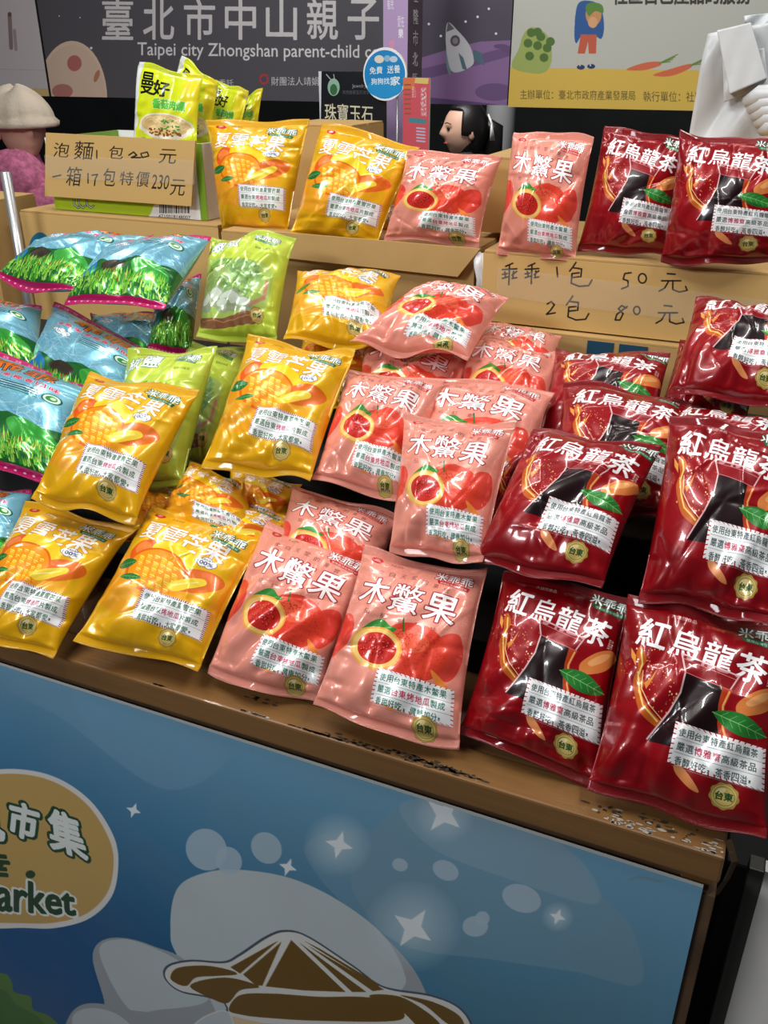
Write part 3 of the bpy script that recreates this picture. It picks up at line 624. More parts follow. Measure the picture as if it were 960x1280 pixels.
def spark(x, y, r, a=20):
    P = []
    for k in range(8):
        rr = r if k % 2 == 0 else r * .38; t = R(a + k * 45); P.append((x + rr * math.cos(t), y + rr * math.sin(t)))
    p.poly(P, (240, 246, 250))
def glow(x, y, r):
    for k in range(14): p.ell(x, y, r * (1 - k / 14), r * (1 - k / 14) * .95, (214, 232, 240), alpha=.07)
glow(516, 1158, 60); glow(422, 1056, 42); glow(555, 1018, 38); glow(697, 1146, 20)
spark(167, 1013, 10); spark(360, 1084, 12); spark(555, 1018, 26, 40); spark(516, 1160, 28, 35); spark(697, 1146, 11); spark(424, 1056, 18, 15)
# straw hat
ho = (176, 176, 176); hf = (110, 78, 14)
hat = [(207, 1222), (212, 1208), (240, 1202), (280, 1204), (300, 1195), (335, 1172), (358, 1165), (385, 1172), (440, 1208), (480, 1235), (540, 1246), (575, 1262), (590, 1290), (590, 1340), (300, 1340), (285, 1260), (262, 1246), (225, 1238)]
p.poly(hat, (226, 226, 222), smooth=True, outline=(70, 80, 96), ow=3)
p.poly([(213, 1222), (222, 1210), (255, 1207), (285, 1212), (296, 1218), (270, 1220), (245, 1222), (234, 1232), (222, 1230)], hf, smooth=True)
p.poly([(238, 1234), (250, 1226), (280, 1222), (305, 1226), (324, 1234), (300, 1238), (284, 1254), (262, 1247)], hf, smooth=True)
p.poly([(288, 1209), (340, 1180), (348, 1176), (300, 1217)], hf); p.poly([(304, 1218), (352, 1177), (328, 1232), (320, 1232)], hf)
p.poly([(364, 1175), (332, 1233), (380, 1238), (432, 1240)], hf); p.poly([(374, 1178), (440, 1240), (458, 1240)], hf); p.poly([(385, 1182), (466, 1239), (480, 1237)], hf); p.poly([(380, 1176), (400, 1186), (470, 1228), (476, 1236)], hf)
p.poly([(286, 1262), (300, 1244), (340, 1242), (400, 1246), (450, 1246), (490, 1252), (500, 1275), (400, 1276), (330, 1272), (300, 1268)], hf, smooth=True)
p.poly([(462, 1246), (480, 1243), (510, 1250), (550, 1280), (540, 1300), (500, 1262)], hf, smooth=True); p.poly([(500, 1244), (540, 1252), (572, 1268), (580, 1284), (560, 1280), (530, 1256)], hf, smooth=True)
p.poly([(290, 1270), (330, 1279), (400, 1283), (560, 1290), (560, 1400), (300, 1400)], (224, 200, 164))
p.poly([(232, 1300), (240, 1285), (260, 1270), (285, 1266), (290, 1300), (260, 1340)], cl, smooth=True, outline=(226, 226, 222), ow=2)
# market logo
p.poly([(-120, 1060), (-80, 980), (-20, 964), (30, 962), (75, 974), (115, 1003), (142, 1045), (148, 1080), (140, 1120), (112, 1148), (70, 1160), (30, 1160), (-30, 1158), (-90, 1130)], (236, 232, 228), smooth=True)
p.poly([(-114, 1060), (-76, 986), (-20, 970), (30, 968), (73, 980), (111, 1008), (136, 1048), (142, 1080), (134, 1116), (108, 1142), (70, 1153), (30, 1154), (-30, 1150), (-84, 1126)], (206, 168, 96), smooth=True)
gd = (20, 66, 38); wh = (240, 244, 240)
p.text('見', [(-50, 990), (0, 1000), (6, 1052), (-48, 1042)], wh, bold=5, outline=gd, ow=9)
p.text('市', [(14, 1001), (49, 1010), (44, 1052), (10, 1042)], wh, bold=5, outline=gd, ow=9)
p.text('集', [(60, 1010), (98, 1022), (110, 1076), (64, 1060)], wh, bold=5, outline=gd, ow=9)
p.text('幸', [(-26, 1062), (12, 1066), (10, 1102), (-28, 1100)], gd, bold=4); p.ell(38, 1093, 6, 5, gd)
p.text('Market', [(-36, 1090), (92, 1112), (94, 1144), (-38, 1136)], gd, bold=4, outline=wh, ow=8)
p.poly([(-60, 1220), (0, 1216), (14, 1226), (18, 1240), (38, 1246), (42, 1262), (64, 1272), (90, 1310), (60, 1400), (-80, 1400)], (84, 128, 60), smooth=True); p.poly([(-60, 1240), (0, 1236), (20, 1255), (60, 1290), (60, 1400), (-80, 1400)], (66, 112, 52), smooth=True)
p.line([(786, 1100), (800, 1096), (828, 1102)], 3, (120, 160, 176)); p.line([(292, 862), (330, 990)], 1.0, (110, 160, 190), .5)
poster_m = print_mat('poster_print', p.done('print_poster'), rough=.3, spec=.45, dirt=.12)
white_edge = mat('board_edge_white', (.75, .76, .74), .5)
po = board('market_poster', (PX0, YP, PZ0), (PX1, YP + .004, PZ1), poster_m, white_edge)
tag(po, 'large blue market poster with clouds, round logo and straw hat under the table edge', 'poster')
# wooden strips behind the poster's right end
box_obj('poster_batten', (PX1 - .006, YP + .005, .06), (PX1 + .012, YP + .024, PZ1 - .012), wood_dark, table, .001)
box_obj('poster_batten_block', (PX1 - .02, YP + .006, PZ1 - .02), (PX1 + .006, YP + .03, PZ1 - .008), wood_face, table, .001)

# ------------------------------------------------------------------ cartons
def cboard(name, col, Y, x0, x1, z0, z1, draw=None, rough=.75):
    W = 900 if x1 - x0 > .2 else 500; H = max(60, int(W * (z1 - z0) / (x1 - x0)))
    p = plane_canvas(Y, x0, x1, z0, z1, W, H, col); rr = np.random.RandomState(len(name))
    if draw: draw(p)
    return print_mat(name, p.done('print_' + name), rough=rough, spec=.3, bump=.05, bscale=200)
KR = (206, 168, 104)
card = mat('corrugated_card', s2l((196, 158, 98)), .8, noise=.12, nscale=14, bump=.06, bscale=120)
card_dk = mat('corrugated_card_inner', s2l((150, 112, 66)), .85, noise=.15, nscale=14)
tape_m = mat('clear_tape', (.85, .82, .74), .06, spec=.8, coat=1.0, bump=.35, bscale=60)
tape_m.node_tree.nodes['Principled BSDF'].inputs['Alpha'].default_value = .14
ZC = 1.296
def carton(name, lo, hi, face, label, flaps=True):
    root = empty(name, ((lo[0] + hi[0]) / 2, (lo[1] + hi[1]) / 2, lo[2]), label, 'carton')
    board('body', lo, hi, face, card, root)
    if flaps:
        ym = (lo[1] + hi[1]) / 2
        box_obj('flap', (lo[0] + .001, lo[1] + .001, hi[2] + .0002), (hi[0] - .001, ym - .0015, hi[2] + .0035), card, root, .0008)
        box_obj('flap', (lo[0] + .001, ym + .0015, hi[2] + .0002), (hi[0] - .001, hi[1] - .001, hi[2] + .0035), card, root, .0008)
    return root
# price carton
def price(p):
    ink = (30, 24, 20); L = lambda pts, w_=1.9: p.line(pts, w_, ink)
    def kuai(x, y, s=1.0):   # hand written 乖
        f = lambda a, b: (x + a * s, y + b * s)
        L([f(4, -1), f(-5, 3)]); L([f(-9, 7), f(9, 6)]); L([f(0, 1), f(-1, 26)]); L([f(-6, 10), f(-5, 17)]); L([f(-9, 13), f(-3, 12)]); L([f(-9, 18), f(-2, 16)]); L([f(5, 9), f(4, 18)]); L([f(9, 9), f(3, 14)]); L([f(3, 18), f(9, 17)])
    kuai(637, 330); kuai(665, 330, .95)
    L([(696, 334), (697, 346)])
    def bao(x, y):
        f = lambda a, b: (x + a, y + b)
        L([f(2, -8), f(-2, -2), f(-6, 3)]); L([f(-1, -1), f(9, 0), f(8, 10)]); L([f(-3, 6), f(6, 5)]); L([f(-3, 6), f(-4, 18), f(6, 22), f(18, 21), f(22, 14)]); L([f(-3, 11), f(6, 10)])
    bao(718, 336); bao(714, 378)
    L([(787, 341), (781, 342), (779, 349), (785, 351), (785, 358), (777, 361)]); L([(781, 342), (789, 341)])
    t = np.linspace(0, 6.3, 14); L([(803 + 5 * math.cos(a), 348 + 6 * math.sin(a)) for a in t])
    def yuan(x, y):
        f = lambda a, b: (x + a, y + b)
        L([f(-3, -4), f(7, -3)]); L([f(-10, 5), f(14, 5)]); L([f(-1, 5), f(-6, 14), f(-13, 18)]); L([f(4, 5), f(4, 16), f(12, 19), f(22, 17), f(20, 12)])
    yuan(837, 346); yuan(833, 386)
    L([(684, 380), (689, 377), (693, 381), (688, 388), (683, 393), (694, 391)])
    L([(783, 385), (777, 382), (773, 386), (779, 392), (775, 400), (769, 400), (771, 393), (784, 383)]); L([(796 + 4 * math.cos(a), 388 + 5 * math.sin(a)) for a in t])
pm = cboard('price_face', KR, 1.18, -.37, .12, 1.205, ZC, price)
carton('price_carton', (-.37, 1.18, 1.205), (.12, 1.47, ZC), pm, 'brown carton with prices handwritten on its taped front, under the pink and red standing bags')
def tape_strip(name, pts, Y, wd, label, parent=None):
    bm = bmesh.new(); P = [at_y(a, b, Y) for a, b in pts]
    prev = None; n_ = 24; rs2 = random.Random(len(pts) * 7)
    for i in range(n_ + 1):
        t = i / n_ * (len(P) - 1); k = min(int(t), len(P) - 2); q = P[k] + (P[k + 1] - P[k]) * (t - k)
        row = [bm.verts.new((q[0], q[1] - .0012 - .0012 * rs2.random(), q[2] + (j / 4 - .5) * wd)) for j in range(5)]
        if prev:
            for j in range(4): bm.faces.new((prev[j], row[j], row[j + 1], prev[j + 1]))
        prev = row
    return bm_obj(name, bm, tape_m, parent, smooth=True)
pc = [o for o in C.objects if o.name == 'price_carton'][0]
tape_strip('packing_tape', [(622, 352), (780, 372), (955, 395)], 1.18, .038, '', pc)
# cartons stacked beneath it, the cartons carrying the heap (each a step lower towards the front)
plain = cboard('plain_face', (190, 152, 94), 1.2, -.4, .1, 1.0, 1.2)
def plain_carton(lo, hi, label): return carton('cardboard_carton', lo, hi, plain, label)
c1 = plain_carton((-.375, 1.165, .925), (.115, 1.46, 1.199), 'brown carton with blue tape right under the price carton')
blue = mat('blue_tape', s2l((34, 74, 96)), .35)
for (a, b, c_, d) in ((735, 425, 766, 441), (775, 427, 808, 447)):
    q0 = at_y(a, b, 1.165); q1 = at_y(c_, d, 1.165); box_obj('tape_patch', (q0[0], 1.163, q1[2] - .012), (q1[0], 1.1648, min(1.198, q0[2])), blue, c1, 0)
# middle carton with open flap
mid = cboard('middle_face', KR, 1.2, -.74, -.38, 1.262, ZC)
c2 = carton('cardboard_carton', (-.80, 1.205, .925), (-.39, 1.46, ZC - .006), plain, 'brown carton under the standing mango bags, its front flap hanging open')
bm = bmesh.new()
Pf = [at_y(a, b, 1.19) for a, b in ((322, 288), (600, 311), (596, 316), (572, 346), (352, 322), (322, 312))]
top = [bm.verts.new((q[0], q[1], q[2])) for q in Pf]; bot = [bm.verts.new((q[0], q[1] + .004, q[2])) for q in Pf]
bm.faces.new(top); bm.faces.new(bot[::-1])
for i in range(6): bm.faces.new((top[i], bot[i], bot[(i + 1) % 6], top[(i + 1) % 6]))
bm_obj('front_flap', bm, card, c2)
# left carton with round stamp
def stamp(p):
    t = (30, 110, 140)
    p.ell(49, 305, 15, 20, t); p.text('乖乖', [(38, 298), (61, 299), (60, 313), (38, 311)], (214, 176, 110), bold=2)
lf = cboard('stamp_face', KR, 1.25, -1.245, -.835, 1.0, 1.288, stamp)
carton('cardboard_carton', (-1.245, 1.25, .925), (-.835, 1.55, 1.2872), lf, 'brown carton with a round blue stamp behind the top light blue bags')
plain_carton((-1.72, 1.22, .925), (-1.29, 1.34, 1.302), 'brown carton at the left frame edge behind the metal pole')
# added hidden risers under the heap, coloured black for the shade between bags
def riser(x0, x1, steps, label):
    r_ = empty('gap_shade_riser', ((x0 + x1) / 2, 1.0, .9205), label, 'riser')
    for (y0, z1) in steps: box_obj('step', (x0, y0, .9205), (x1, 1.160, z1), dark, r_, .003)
riser(-1.30, -.66, [(.78, .965), (.92, 1.05), (1.06, 1.13)], 'added stepped riser, blackened for the shade in the gaps, beneath the light blue bags')
riser(-.65, .03, [(.78, .965), (.92, 1.05), (1.06, 1.13)], 'added stepped riser, blackened for the shade in the gaps, beneath the pink and red bags')
# tall cartons behind the top row
plain_carton((-.415, 1.30, 1.302), (-.315, 1.44, 1.402), 'small tall brown carton standing between the two pink bags of the top row')
plain_carton((-.83, 1.47, .925), (-.70, 1.6, 1.425), 'brown carton behind the leftmost standing mango bag')
# white plastic bag tucked between cartons
white_pl = mat('white_plastic', (.82, .83, .84), .32, bump=.5, bscale=18, coat=.2)
bm = bmesh.new()
for k in range(3):
    a = at_y(596 + k * 6, 316, 1.2); b = at_y(600 + k * 4, 350, 1.2); tube(bm, [a, (a + b) / 2 + (.003 * (-1) ** k, -.004, 0), b, b + (.0, 0, -.02)], [.006, .008, .005, .006], 8)
tag(bm_obj('plastic_bag', bm, white_pl, None, True), 'small twisted white plastic bag tucked between the two cartons', 'plastic bag')

# ------------------------------------------------------------------ noodle box, sign, noodle packs
def nbox(p):
    p.poly([(60, 235), (215, 235), (190, 282), (60, 262)], (176, 206, 40)); p.poly([(200, 235), (300, 235), (300, 300), (165, 290), (188, 268)], (240, 242, 244))
    for x in (92, 98, 108): p.line([(x, 246), (x + 1, 256), (x + 6, 260), (x + 9, 257)], 2.4, (20, 20, 16)); p.line([(x, 246), (x + 1, 256), (x + 6, 260), (x + 9, 257)], .9, (236, 240, 230))
    x = 200
    while x < 236:
        w_ = random.Random(int(x * 10)).choice([.7, 1.2, 1.7]); p.line([(x, 256), (x, 266)], w_, (30, 30, 30)); x += w_ + 1.1
    p.text('4710018148007', [(198, 268), (238, 270), (238, 274), (198, 272)], (30, 30, 30))
nf = cboard('noodle_box_face', (240, 242, 244), 1.28, -1.19, -.873, 1.2915, 1.408, nbox, .4)
glossw = mat('box_white_print', (.8, .81, .83), .4); green_p = mat('box_green_print', s2l((120, 160, 40)), .4)
nb = empty('noodle_box', (-1.03, 1.37, 1.2915), 'lime green and white printed carton box holding instant noodle packs', 'box')
board('front_panel', (-1.19, 1.28, 1.2915), (-.873, 1.284, 1.408), nf, glossw, nb)
box_obj('side_panel', (-.877, 1.2841, 1.2915), (-.873, 1.47, 1.408), glossw, nb, 0)
box_obj('side_panel', (-1.19, 1.2841, 1.2915), (-1.186, 1.47, 1.408), green_p, nb, 0)
box_obj('back_panel', (-1.19, 1.4701, 1.2915), (-.873, 1.474, 1.408), glossw, nb, 0)
box_obj('bottom_panel', (-1.186, 1.2841, 1.2915), (-.877, 1.4699, 1.295), card, nb, 0)
box_obj('corner_stripe', (-.886, 1.279, 1.2915), (-.8725, 1.2799, 1.408), green_p, nb, 0)
SQ = [(57, 166), (244, 176), (239, 258), (56, 245)]
def sgn(p):
    ink = (32, 26, 20)
    def T_(t, x0, y0, x1, y1, b=0): p.text(t, [(x0, y0), (x1 + 2, y0 + 1), (x1 - 1, y1 + 1), (x0 - 2, y1)], ink, bold=b)
    T_('泡', 68, 178, 86, 196); T_('麵', 94, 176, 116, 199); p.line([(121, 188), (121, 198)], 1.6, ink); T_('包', 137, 182, 154, 198)
    p.line([(161, 194), (167, 190), (171, 194), (164, 197), (176, 197)], 1.8, ink); p.line([(176, 192), (184, 190), (186, 195), (178, 197), (176, 192)], 1.6, ink); T_('元', 200, 186, 220, 204)
    p.line([(66, 221), (76, 219)], 1.8, ink); T_('箱', 84, 208, 101, 232); p.line([(110, 217), (110, 229)], 1.6, ink); p.line([(115, 219), (122, 218), (119, 224), (118, 232)], 1.6, ink)
    T_('包', 130, 210, 144, 232); T_('特', 151, 214, 166, 231); T_('價', 171, 214, 186, 233); T_('230', 191, 218, 211, 236); T_('元', 214, 224, 231, 244)
Q3 = [at_y(a, b, 1.262) for a, b in SQ]; sx0, sx1 = min(q[0] for q in Q3), max(q[0] for q in Q3); sz0, sz1 = min(q[2] for q in Q3), max(q[2] for q in Q3)
sm = cboard('sign_face', KR, 1.262, sx0, sx1, sz0, sz1, sgn)
sg_root = empty('cardboard_sign', ((sx0 + sx1) / 2, 1.27, sz0), 'brown cardboard sign with handwritten noodle prices taped to the front of the lime green box', 'sign')
me = bpy.data.meshes.new('panel'); V = [tuple(q) for q in (Q3[3], Q3[2], Q3[1], Q3[0])]; V += [(x, y + .004, z) for x, y, z in V]
me.from_pydata(V, [], [(0, 1, 2, 3), (5, 4, 7, 6), (4, 0, 3, 7), (1, 5, 6, 2), (3, 2, 6, 7), (4, 5, 1, 0)]); uv = me.uv_layers.new(name='UVMap')
for i in range(4): uv.data[i].uv = ((V[i][0] - sx0) / (sx1 - sx0), (V[i][2] - sz0) / (sz1 - sz0))
for q in me.polygons: q.material_index = 0 if q.index == 0 else 1
link_mesh('panel', me, [sm, card], sg_root, smooth=False)
box_obj('mount_strip', (-1.1, 1.2665, 1.35), (-.95, 1.2799, 1.37), card, sg_root, 0)
tape_strip('packing_tape', [(58, 208), (150, 212), (243, 215)], 1.262, .036, '', sg_root)

def art_noodle():
    p = Painter(300, 420, (214, 226, 30), lambda P: P * 300)
    p.poly([(0, 0), (.1, 0), (.06, 1.4), (0, 1.4)], (226, 230, 226)); p.poly([(.75, 0), (1, 0), (1, .8), (.8, .5)], (236, 220, 40), smooth=False)
    p.text('曼', [(.12, .12), (.34, .42)], (16, 16, 12), bold=3); p.text('好', [(.34, .2), (.58, .42)], (16, 16, 12), bold=4)
    p.text('香菇肉燥', [(.36, .46), (.84, .6)], (90, 190, 60), bold=4, outline=(240, 246, 200), ow=3)
    p.ell(.55, .86, .42, .2, (236, 230, 214)); p.ell(.55, .84, .37, .16, (222, 190, 130))
    for k in range(26): x = .25 + rnd.random() * .55; y = .74 + rnd.random() * .18; p.line([(x, y), (x + .06, y - .03), (x + .12, y + .01), (x + .17, y - .02)], .012, (240, 220, 170))
    for k in range(40): p.ell(.3 + rnd.random() * .5, .9 + rnd.random() * .1, .02, .014, (130, 74, 40), n=8)
    for k in range(14): p.ell(.5 + rnd.random() * .35, .75 + rnd.random() * .18, .025, .014, (90, 160, 60), rot=rnd.random() * 180, n=10)
    p.ell(.2, 1.15, .1, .1, (60, 140, 60)); p.text('附湯包', [(.1, 1.1), (.3, 1.2)], (250, 250, 250), bold=1)
    return p.done('print_noodle')
imn = art_noodle()
FL['noodle'] = (print_mat('film_noodle', imn, rough=.25, spec=.6, coat=.5, bump=.2, bscale=38), print_mat('seal_noodle', imn, rough=.3, ribs=True, coat=.4), mat('film_back_noodle', (.6, .62, .5), .3, .3))
NU, NV = 30, 44
for i, (c, yy, tl, yw, lb) in enumerate([
    ([(168, 78), (252, 92), (246, 205), (165, 200)], 1.31, 6, 0, 'lime yellow instant noodle pack at the left, its front print fully visible'),
    ([(224, 70), (272, 102), (262, 200), (196, 190)], 1.36, 4, 0, 'lime yellow instant noodle pack tilted with a raised corner behind the front noodle pack'),
    ([(262, 98), (312, 114), (292, 200), (250, 195)], 1.40, 5, 0, 'lime yellow instant noodle pack right of the raised one, green round mark showing'),
    ([(300, 122), (328, 110), (318, 190), (285, 190)], 1.44, 5, 0, 'small visible corner of a lime yellow noodle pack, rightmost above the mango bag')]):
    bag('noodle', c, 'y', yy, tl, yw, lb, 'instant noodle packs', 400 + i, T=.022, name='noodle_pack')

# metal pole of the stall frame
metal = mat('galvanised_metal', (.55, .55, .55), .35, .8)
bm = bmesh.new(); q = at_y(15, 262, 1.2); tube(bm, [(q[0], 1.2, .921), (q[0], 1.2, 1.36)], .0085, 12)
tag(bm_obj('metal_pole', bm, metal, None, True), 'thin pale metal pole standing left of the carton with the blue stamp', 'pole')

# ------------------------------------------------------------------ banners and signs in the back
YB = 2.8
frame_m = mat('banner_edge', (.03, .03, .03), .6)
def bt(p, t, x0, y0, x1, y1, col, b=0, dy=0, **k): p.text(t, [(x0, y0), (x1, y0 + dy), (x1, y1 + dy), (x0, y1)], col, bold=b, **k)
bx = lambda x: float(at_y(x, 125, YB)[0]); ZB = 1.403
def d_left(p):
    p.poly([(-60, 108), (70, 111), (70, 130), (-60, 125)], (222, 190, 130)); p.line([(12, 20), (14, 60)], 5, (150, 130, 130)); p.line([(18, 38), (20, 62)], 4, (176, 156, 160)); p.ell(12, 18, 2.5, 3, (120, 90, 80)); p.line([(-20, 86), (60, 88)], .8, (190, 184, 188))
def d_mid(p):
    p.poly([(480, -40), (660, -40), (660, 140), (480, 140)], (84, 78, 92), alpha=1)
    p.poly([(480, 140), (480, 80), (520, 74), (560, 62), (600, 52), (645, 50), (645, 140)], (142, 108, 156)); p.poly([(480, 98), (560, 78), (645, 56), (645, 68), (560, 92), (480, 112)], (112, 84, 130))
    p.ell(618, 115, 24, 11, (112, 84, 130)); p.ell(640, 62, 14, 5, (104, 80, 122)); p.ell(626, 58, 9, 3, (104, 80, 122)); p.poly([(480, 140), (540, 122), (600, 128), (645, 134), (645, 145)], (96, 74, 118))
    # rocket
    p.poly([(557, 60), (558, 84), (562, 96), (566, 84), (562, 70)], (118, 146, 156)); p.poly([(592, 62), (602, 66), (606, 82), (598, 78), (590, 74)], (84, 112, 126))
    p.poly([(560, 28), (572, 38), (586, 55), (592, 72), (590, 82), (574, 90), (564, 88), (559, 70), (557, 45)], (206, 206, 212), smooth=True); p.poly([(560, 27), (568, 36), (558, 40)], (110, 106, 112)); p.ell(569, 51, 6, 7, (96, 90, 96)); p.ell(569, 51, 3.5, 4, (150, 144, 150)); p.poly([(573, 66), (579, 72), (584, 88), (578, 86)], (90, 118, 130))
    for x, y in ((611, 11), (582, 27), (597, 21), (620, 42), (551, 45), (536, 30)): p.ell(x, y, 1.6, 1.6, (240, 240, 244))
    p.ell(90, 124, 44, 73, (230, 202, 178)); p.ell(90, 126, 42, 70, (222, 196, 174)); p.ell(93, 79, 9, 10, (190, 112, 108)); p.ell(78, 114, 13, 9, (190, 128, 118)); p.ell(121, 95, 3, 8, (190, 130, 100), rot=20)
    p.ell(114, 60, 1.6, 1.6, (240, 240, 244)); p.ell(74, 20, 1, 1, (200, 200, 204)); p.ell(100, 22, 1, 1, (200, 200, 204))
    for i, ch in enumerate('臺北市中山親子中'): a = 128 + i * 51.2; bt(p, ch, a, -1, a + 38, 49, (222, 218, 218), 3, dy=.4)
    bt(p, 'Taipei city Zhongshan parent-child center', 172, 53, 508, 74, (236, 234, 234), 1, dy=4)
    bt(p, '臺北市政府社會局委託', 196, 99, 292, 108, (222, 220, 220), 0); p.ell(330, 99, 6, 7, (180, 70, 80)); p.ell(330, 99, 3.5, 4, (92, 84, 92)); bt(p, '財團法人靖娟兒童安全基金會', 339, 96, 470, 107, (226, 224, 224), 0)
def d_right(p):
    p.poly([(620, 84), (1000, 90), (1000, 160), (620, 150)], (226, 190, 84))
    bt(p, '社區自己產品的服務', 766, -22, 938, 6, (62, 58, 50), 2, dy=-1)
    bt(p, '主辦單位：臺北市政府產業發展局', 650, 112, 794, 124, (104, 88, 40), 0, dy=1.5); bt(p, '執行單位：社團法人', 804, 114, 900, 127, (104, 88, 40), 0, dy=1)
    p.poly([(640, 84), (648, 62), (655, 42), (666, 34), (684, 44), (690, 70), (684, 88), (668, 92)], (164, 180, 98), smooth=True)
    for x, y in ((664, 41), (676, 46), (660, 54), (672, 57), (684, 60), (662, 70), (680, 72), (672, 40), (688, 52)): p.ell(x, y, 5.5, 5.5, (84, 118, 52))
    p.poly([(722, 6), (736, 1), (750, 8), (755, 30), (752, 48), (742, 44), (728, 44), (720, 54), (718, 38)], (44, 92, 156), smooth=True)
    p.ell(742, 18, 10, 14, (208, 148, 98)); p.poly([(732, 8), (740, 3), (752, 6), (754, 16), (744, 14), (736, 20)], (92, 140, 60), smooth=True); p.ell(741, 28, 6, 7, (226, 170, 120))
    p.poly([(726, 43), (746, 43), (745, 67), (736, 67), (735, 52), (731, 67), (722, 67)], (204, 96, 70)); p.ell(726, 84, 5, 3, (40, 60, 110)); p.ell(739, 83, 5, 3, (40, 60, 110)); p.line([(725, 72), (725, 82)], 2, (214, 200, 190)); p.line([(737, 72), (738, 82)], 2, (214, 200, 190))
    for (x0, y0, x1, y1, w_) in ((783, 87, 824, 79, 6), (816, 94, 862, 82, 7)):
        p.poly([(x0, y0), ((x0 + x1) / 2, y0 - 8), (x1, y1 - 2), (x1 + 1, y1 + 3), ((x0 + x1) / 2, y0 + 1)], (220, 112, 74), smooth=True)
        for k in range(4): p.line([(x1, y1), (x1 + 14 + 3 * k, y1 - 2 - 3 * k)], 1.2, (110, 140, 60))
pale_banner = mat
def banner(nm, x0, x1, z0, col, draw, label, W=700):
    zt = 1.95; p = plane_canvas(YB, x0, x1, z0, zt, W, int(W * (zt - z0) / (x1 - x0)), col); draw(p)
    m = print_mat(nm, p.done('print_' + nm), rough=.5, spec=.3)
    return tag(board('banner', (x0, YB, z0), (x1, YB + .012, zt), m, frame_m), label, 'banner')
banner('banner_left', -3.2, bx(64) - .006, ZB, (214, 204, 206), d_left, 'pale pinkish banner with a thin figure, leftmost in the back')
banner('banner_mid', bx(65), bx(634), ZB, (92, 90, 96), d_mid, 'dark grey and purple banner with a rocket and large white title', 1700)
banner('banner_right', bx(635.5), .55, ZB - .004, (200, 200, 190), d_right, 'pale banner with a person carrying vegetables, carrots and a yellow ground strip', 1200)
# rail that carries the banners
bm = bmesh.new(); tube(bm, [(-3.3, YB + .03, 1.9), (.6, YB + .03, 1.9)], .018, 10); tube(bm, [(-3.25, YB + .03, 0), (-3.25, YB + .03, 1.9)], .018, 10); tube(bm, [(.58, YB + .03, 0), (.58, YB + .03, 1.9)], .018, 10)
tag(bm_obj('support_rack', bm, metal, None, True), 'metal tube frame that carries the row of banners in the back', 'frame')

YS = 2.45
s0 = at_y(479, 100, YS); s1 = at_y(509, 100, YS); ys2 = float(at_x(527, 100, s1[0])[1])
lil = mat('lilac_print', s2l((180, 150, 196)), .5); 
def d_col(p):
    p.poly([(470, -60), (520, -60), (520, 300), (470, 300)], (184, 156, 200)); bt(p, '看見', 484, -4, 492, 12, (240, 236, 244)); bt(p, '愛在', 497, 20, 505, 34, (240, 236, 244)); bt(p, '樂', 498, 36, 504, 48, (246, 240, 246), 1); bt(p, '愛', 486, 50, 494, 62, (230, 150, 180), 1)
p = plane_canvas(YS, s0[0], s1[0], 1.15, 1.95, 90, 980, (184, 156, 200)); d_col(p)
cm = print_mat('column_face', p.done('print_column'), rough=.5)
col_root = empty('display_column', ((s0[0] + s1[0]) / 2, YS + .05, 1.151), 'slim lilac display column with white characters in front of the dark banner', 'display')
board('front_face', (s0[0], YS, 1.151), (s1[0], ys2, 1.95), cm, mat('dark_purple_print', s2l((82, 66, 84)), .5), col_root)
for i, ch in enumerate('基隆市北區一店'):
    c_ = bpy.data.curves.new('character', 'FONT'); c_.body = ch; c_.size = .038; c_.extrude = .0004; o = bpy.data.objects.new('t', c_); m_ = bpy.data.meshes.new_from_object(o); bpy.data.objects.remove(o)
    m_.transform(Matrix.Translation((s1[0] + .0008, (YS + ys2) / 2 - .018, 1.66 - i * .05)) @ Matrix.Rotation(R(90), 4, 'Z') @ Matrix.Rotation(R(90), 4, 'X'))
    link_mesh('lettering', m_, mat('column_lettering', (.6, .58, .6), .5), col_root, smooth=False)
# counter behind for the signs
ct = empty('back_counter', (-1.1, 2.5, 0), 'dark counter in the back that carries the black jewellery sign', 'counter')
box_obj('counter_top', (-1.7, 2.1, 1.12), (-.80, 2.75, 1.15), dark, ct); box_obj('cloth_front', (-1.69, 2.11, 0), (-.81, 2.13, 1.12), dark, ct, 0); box_obj('cloth_side', (-.83, 2.13, 0), (-.81, 2.74, 1.12), dark, ct, 0)
def d_black(p):
    p.poly([(396, 80), (402, 80), (399, 300), (392, 300)], (222, 226, 232))
    p.ell(417, 108, 7.5, 11, (150, 190, 170)); p.ell(417, 111, 4.5, 7, (60, 110, 70)); p.line([(408, 92), (414, 99)], 1.4, (170, 180, 180)); p.line([(417, 92), (418, 98)], 1, (180, 190, 190))
    bt(p, 'Jewelry', 440, 104, 458, 110, (170, 170, 180)); bt(p, '天然翡翠玉石批發零售', 428, 112, 470, 117, (110, 110, 120)); bt(p, '珠寶玉石', 406, 128, 466, 150, (232, 224, 190), 1, dy=3)
q0 = at_y(398, 88, 2.25); q1 = at_y(481, 100, 2.25)
p = plane_canvas(2.25, q0[0], q1[0], 1.151, q0[2], 330, int(330 * (q0[2] - 1.151) / (q1[0] - q0[0])), (22, 24, 30)); d_black(p)
tag(board('jewellery_sign', (q0[0], 2.25, 1.151), (q1[0], 2.262, q0[2] - .002), print_mat('black_sign', p.done('print_black'), rough=.3), frame_m), 'black sign with white characters and a jade pendant in front of the dark banner', 'sign')
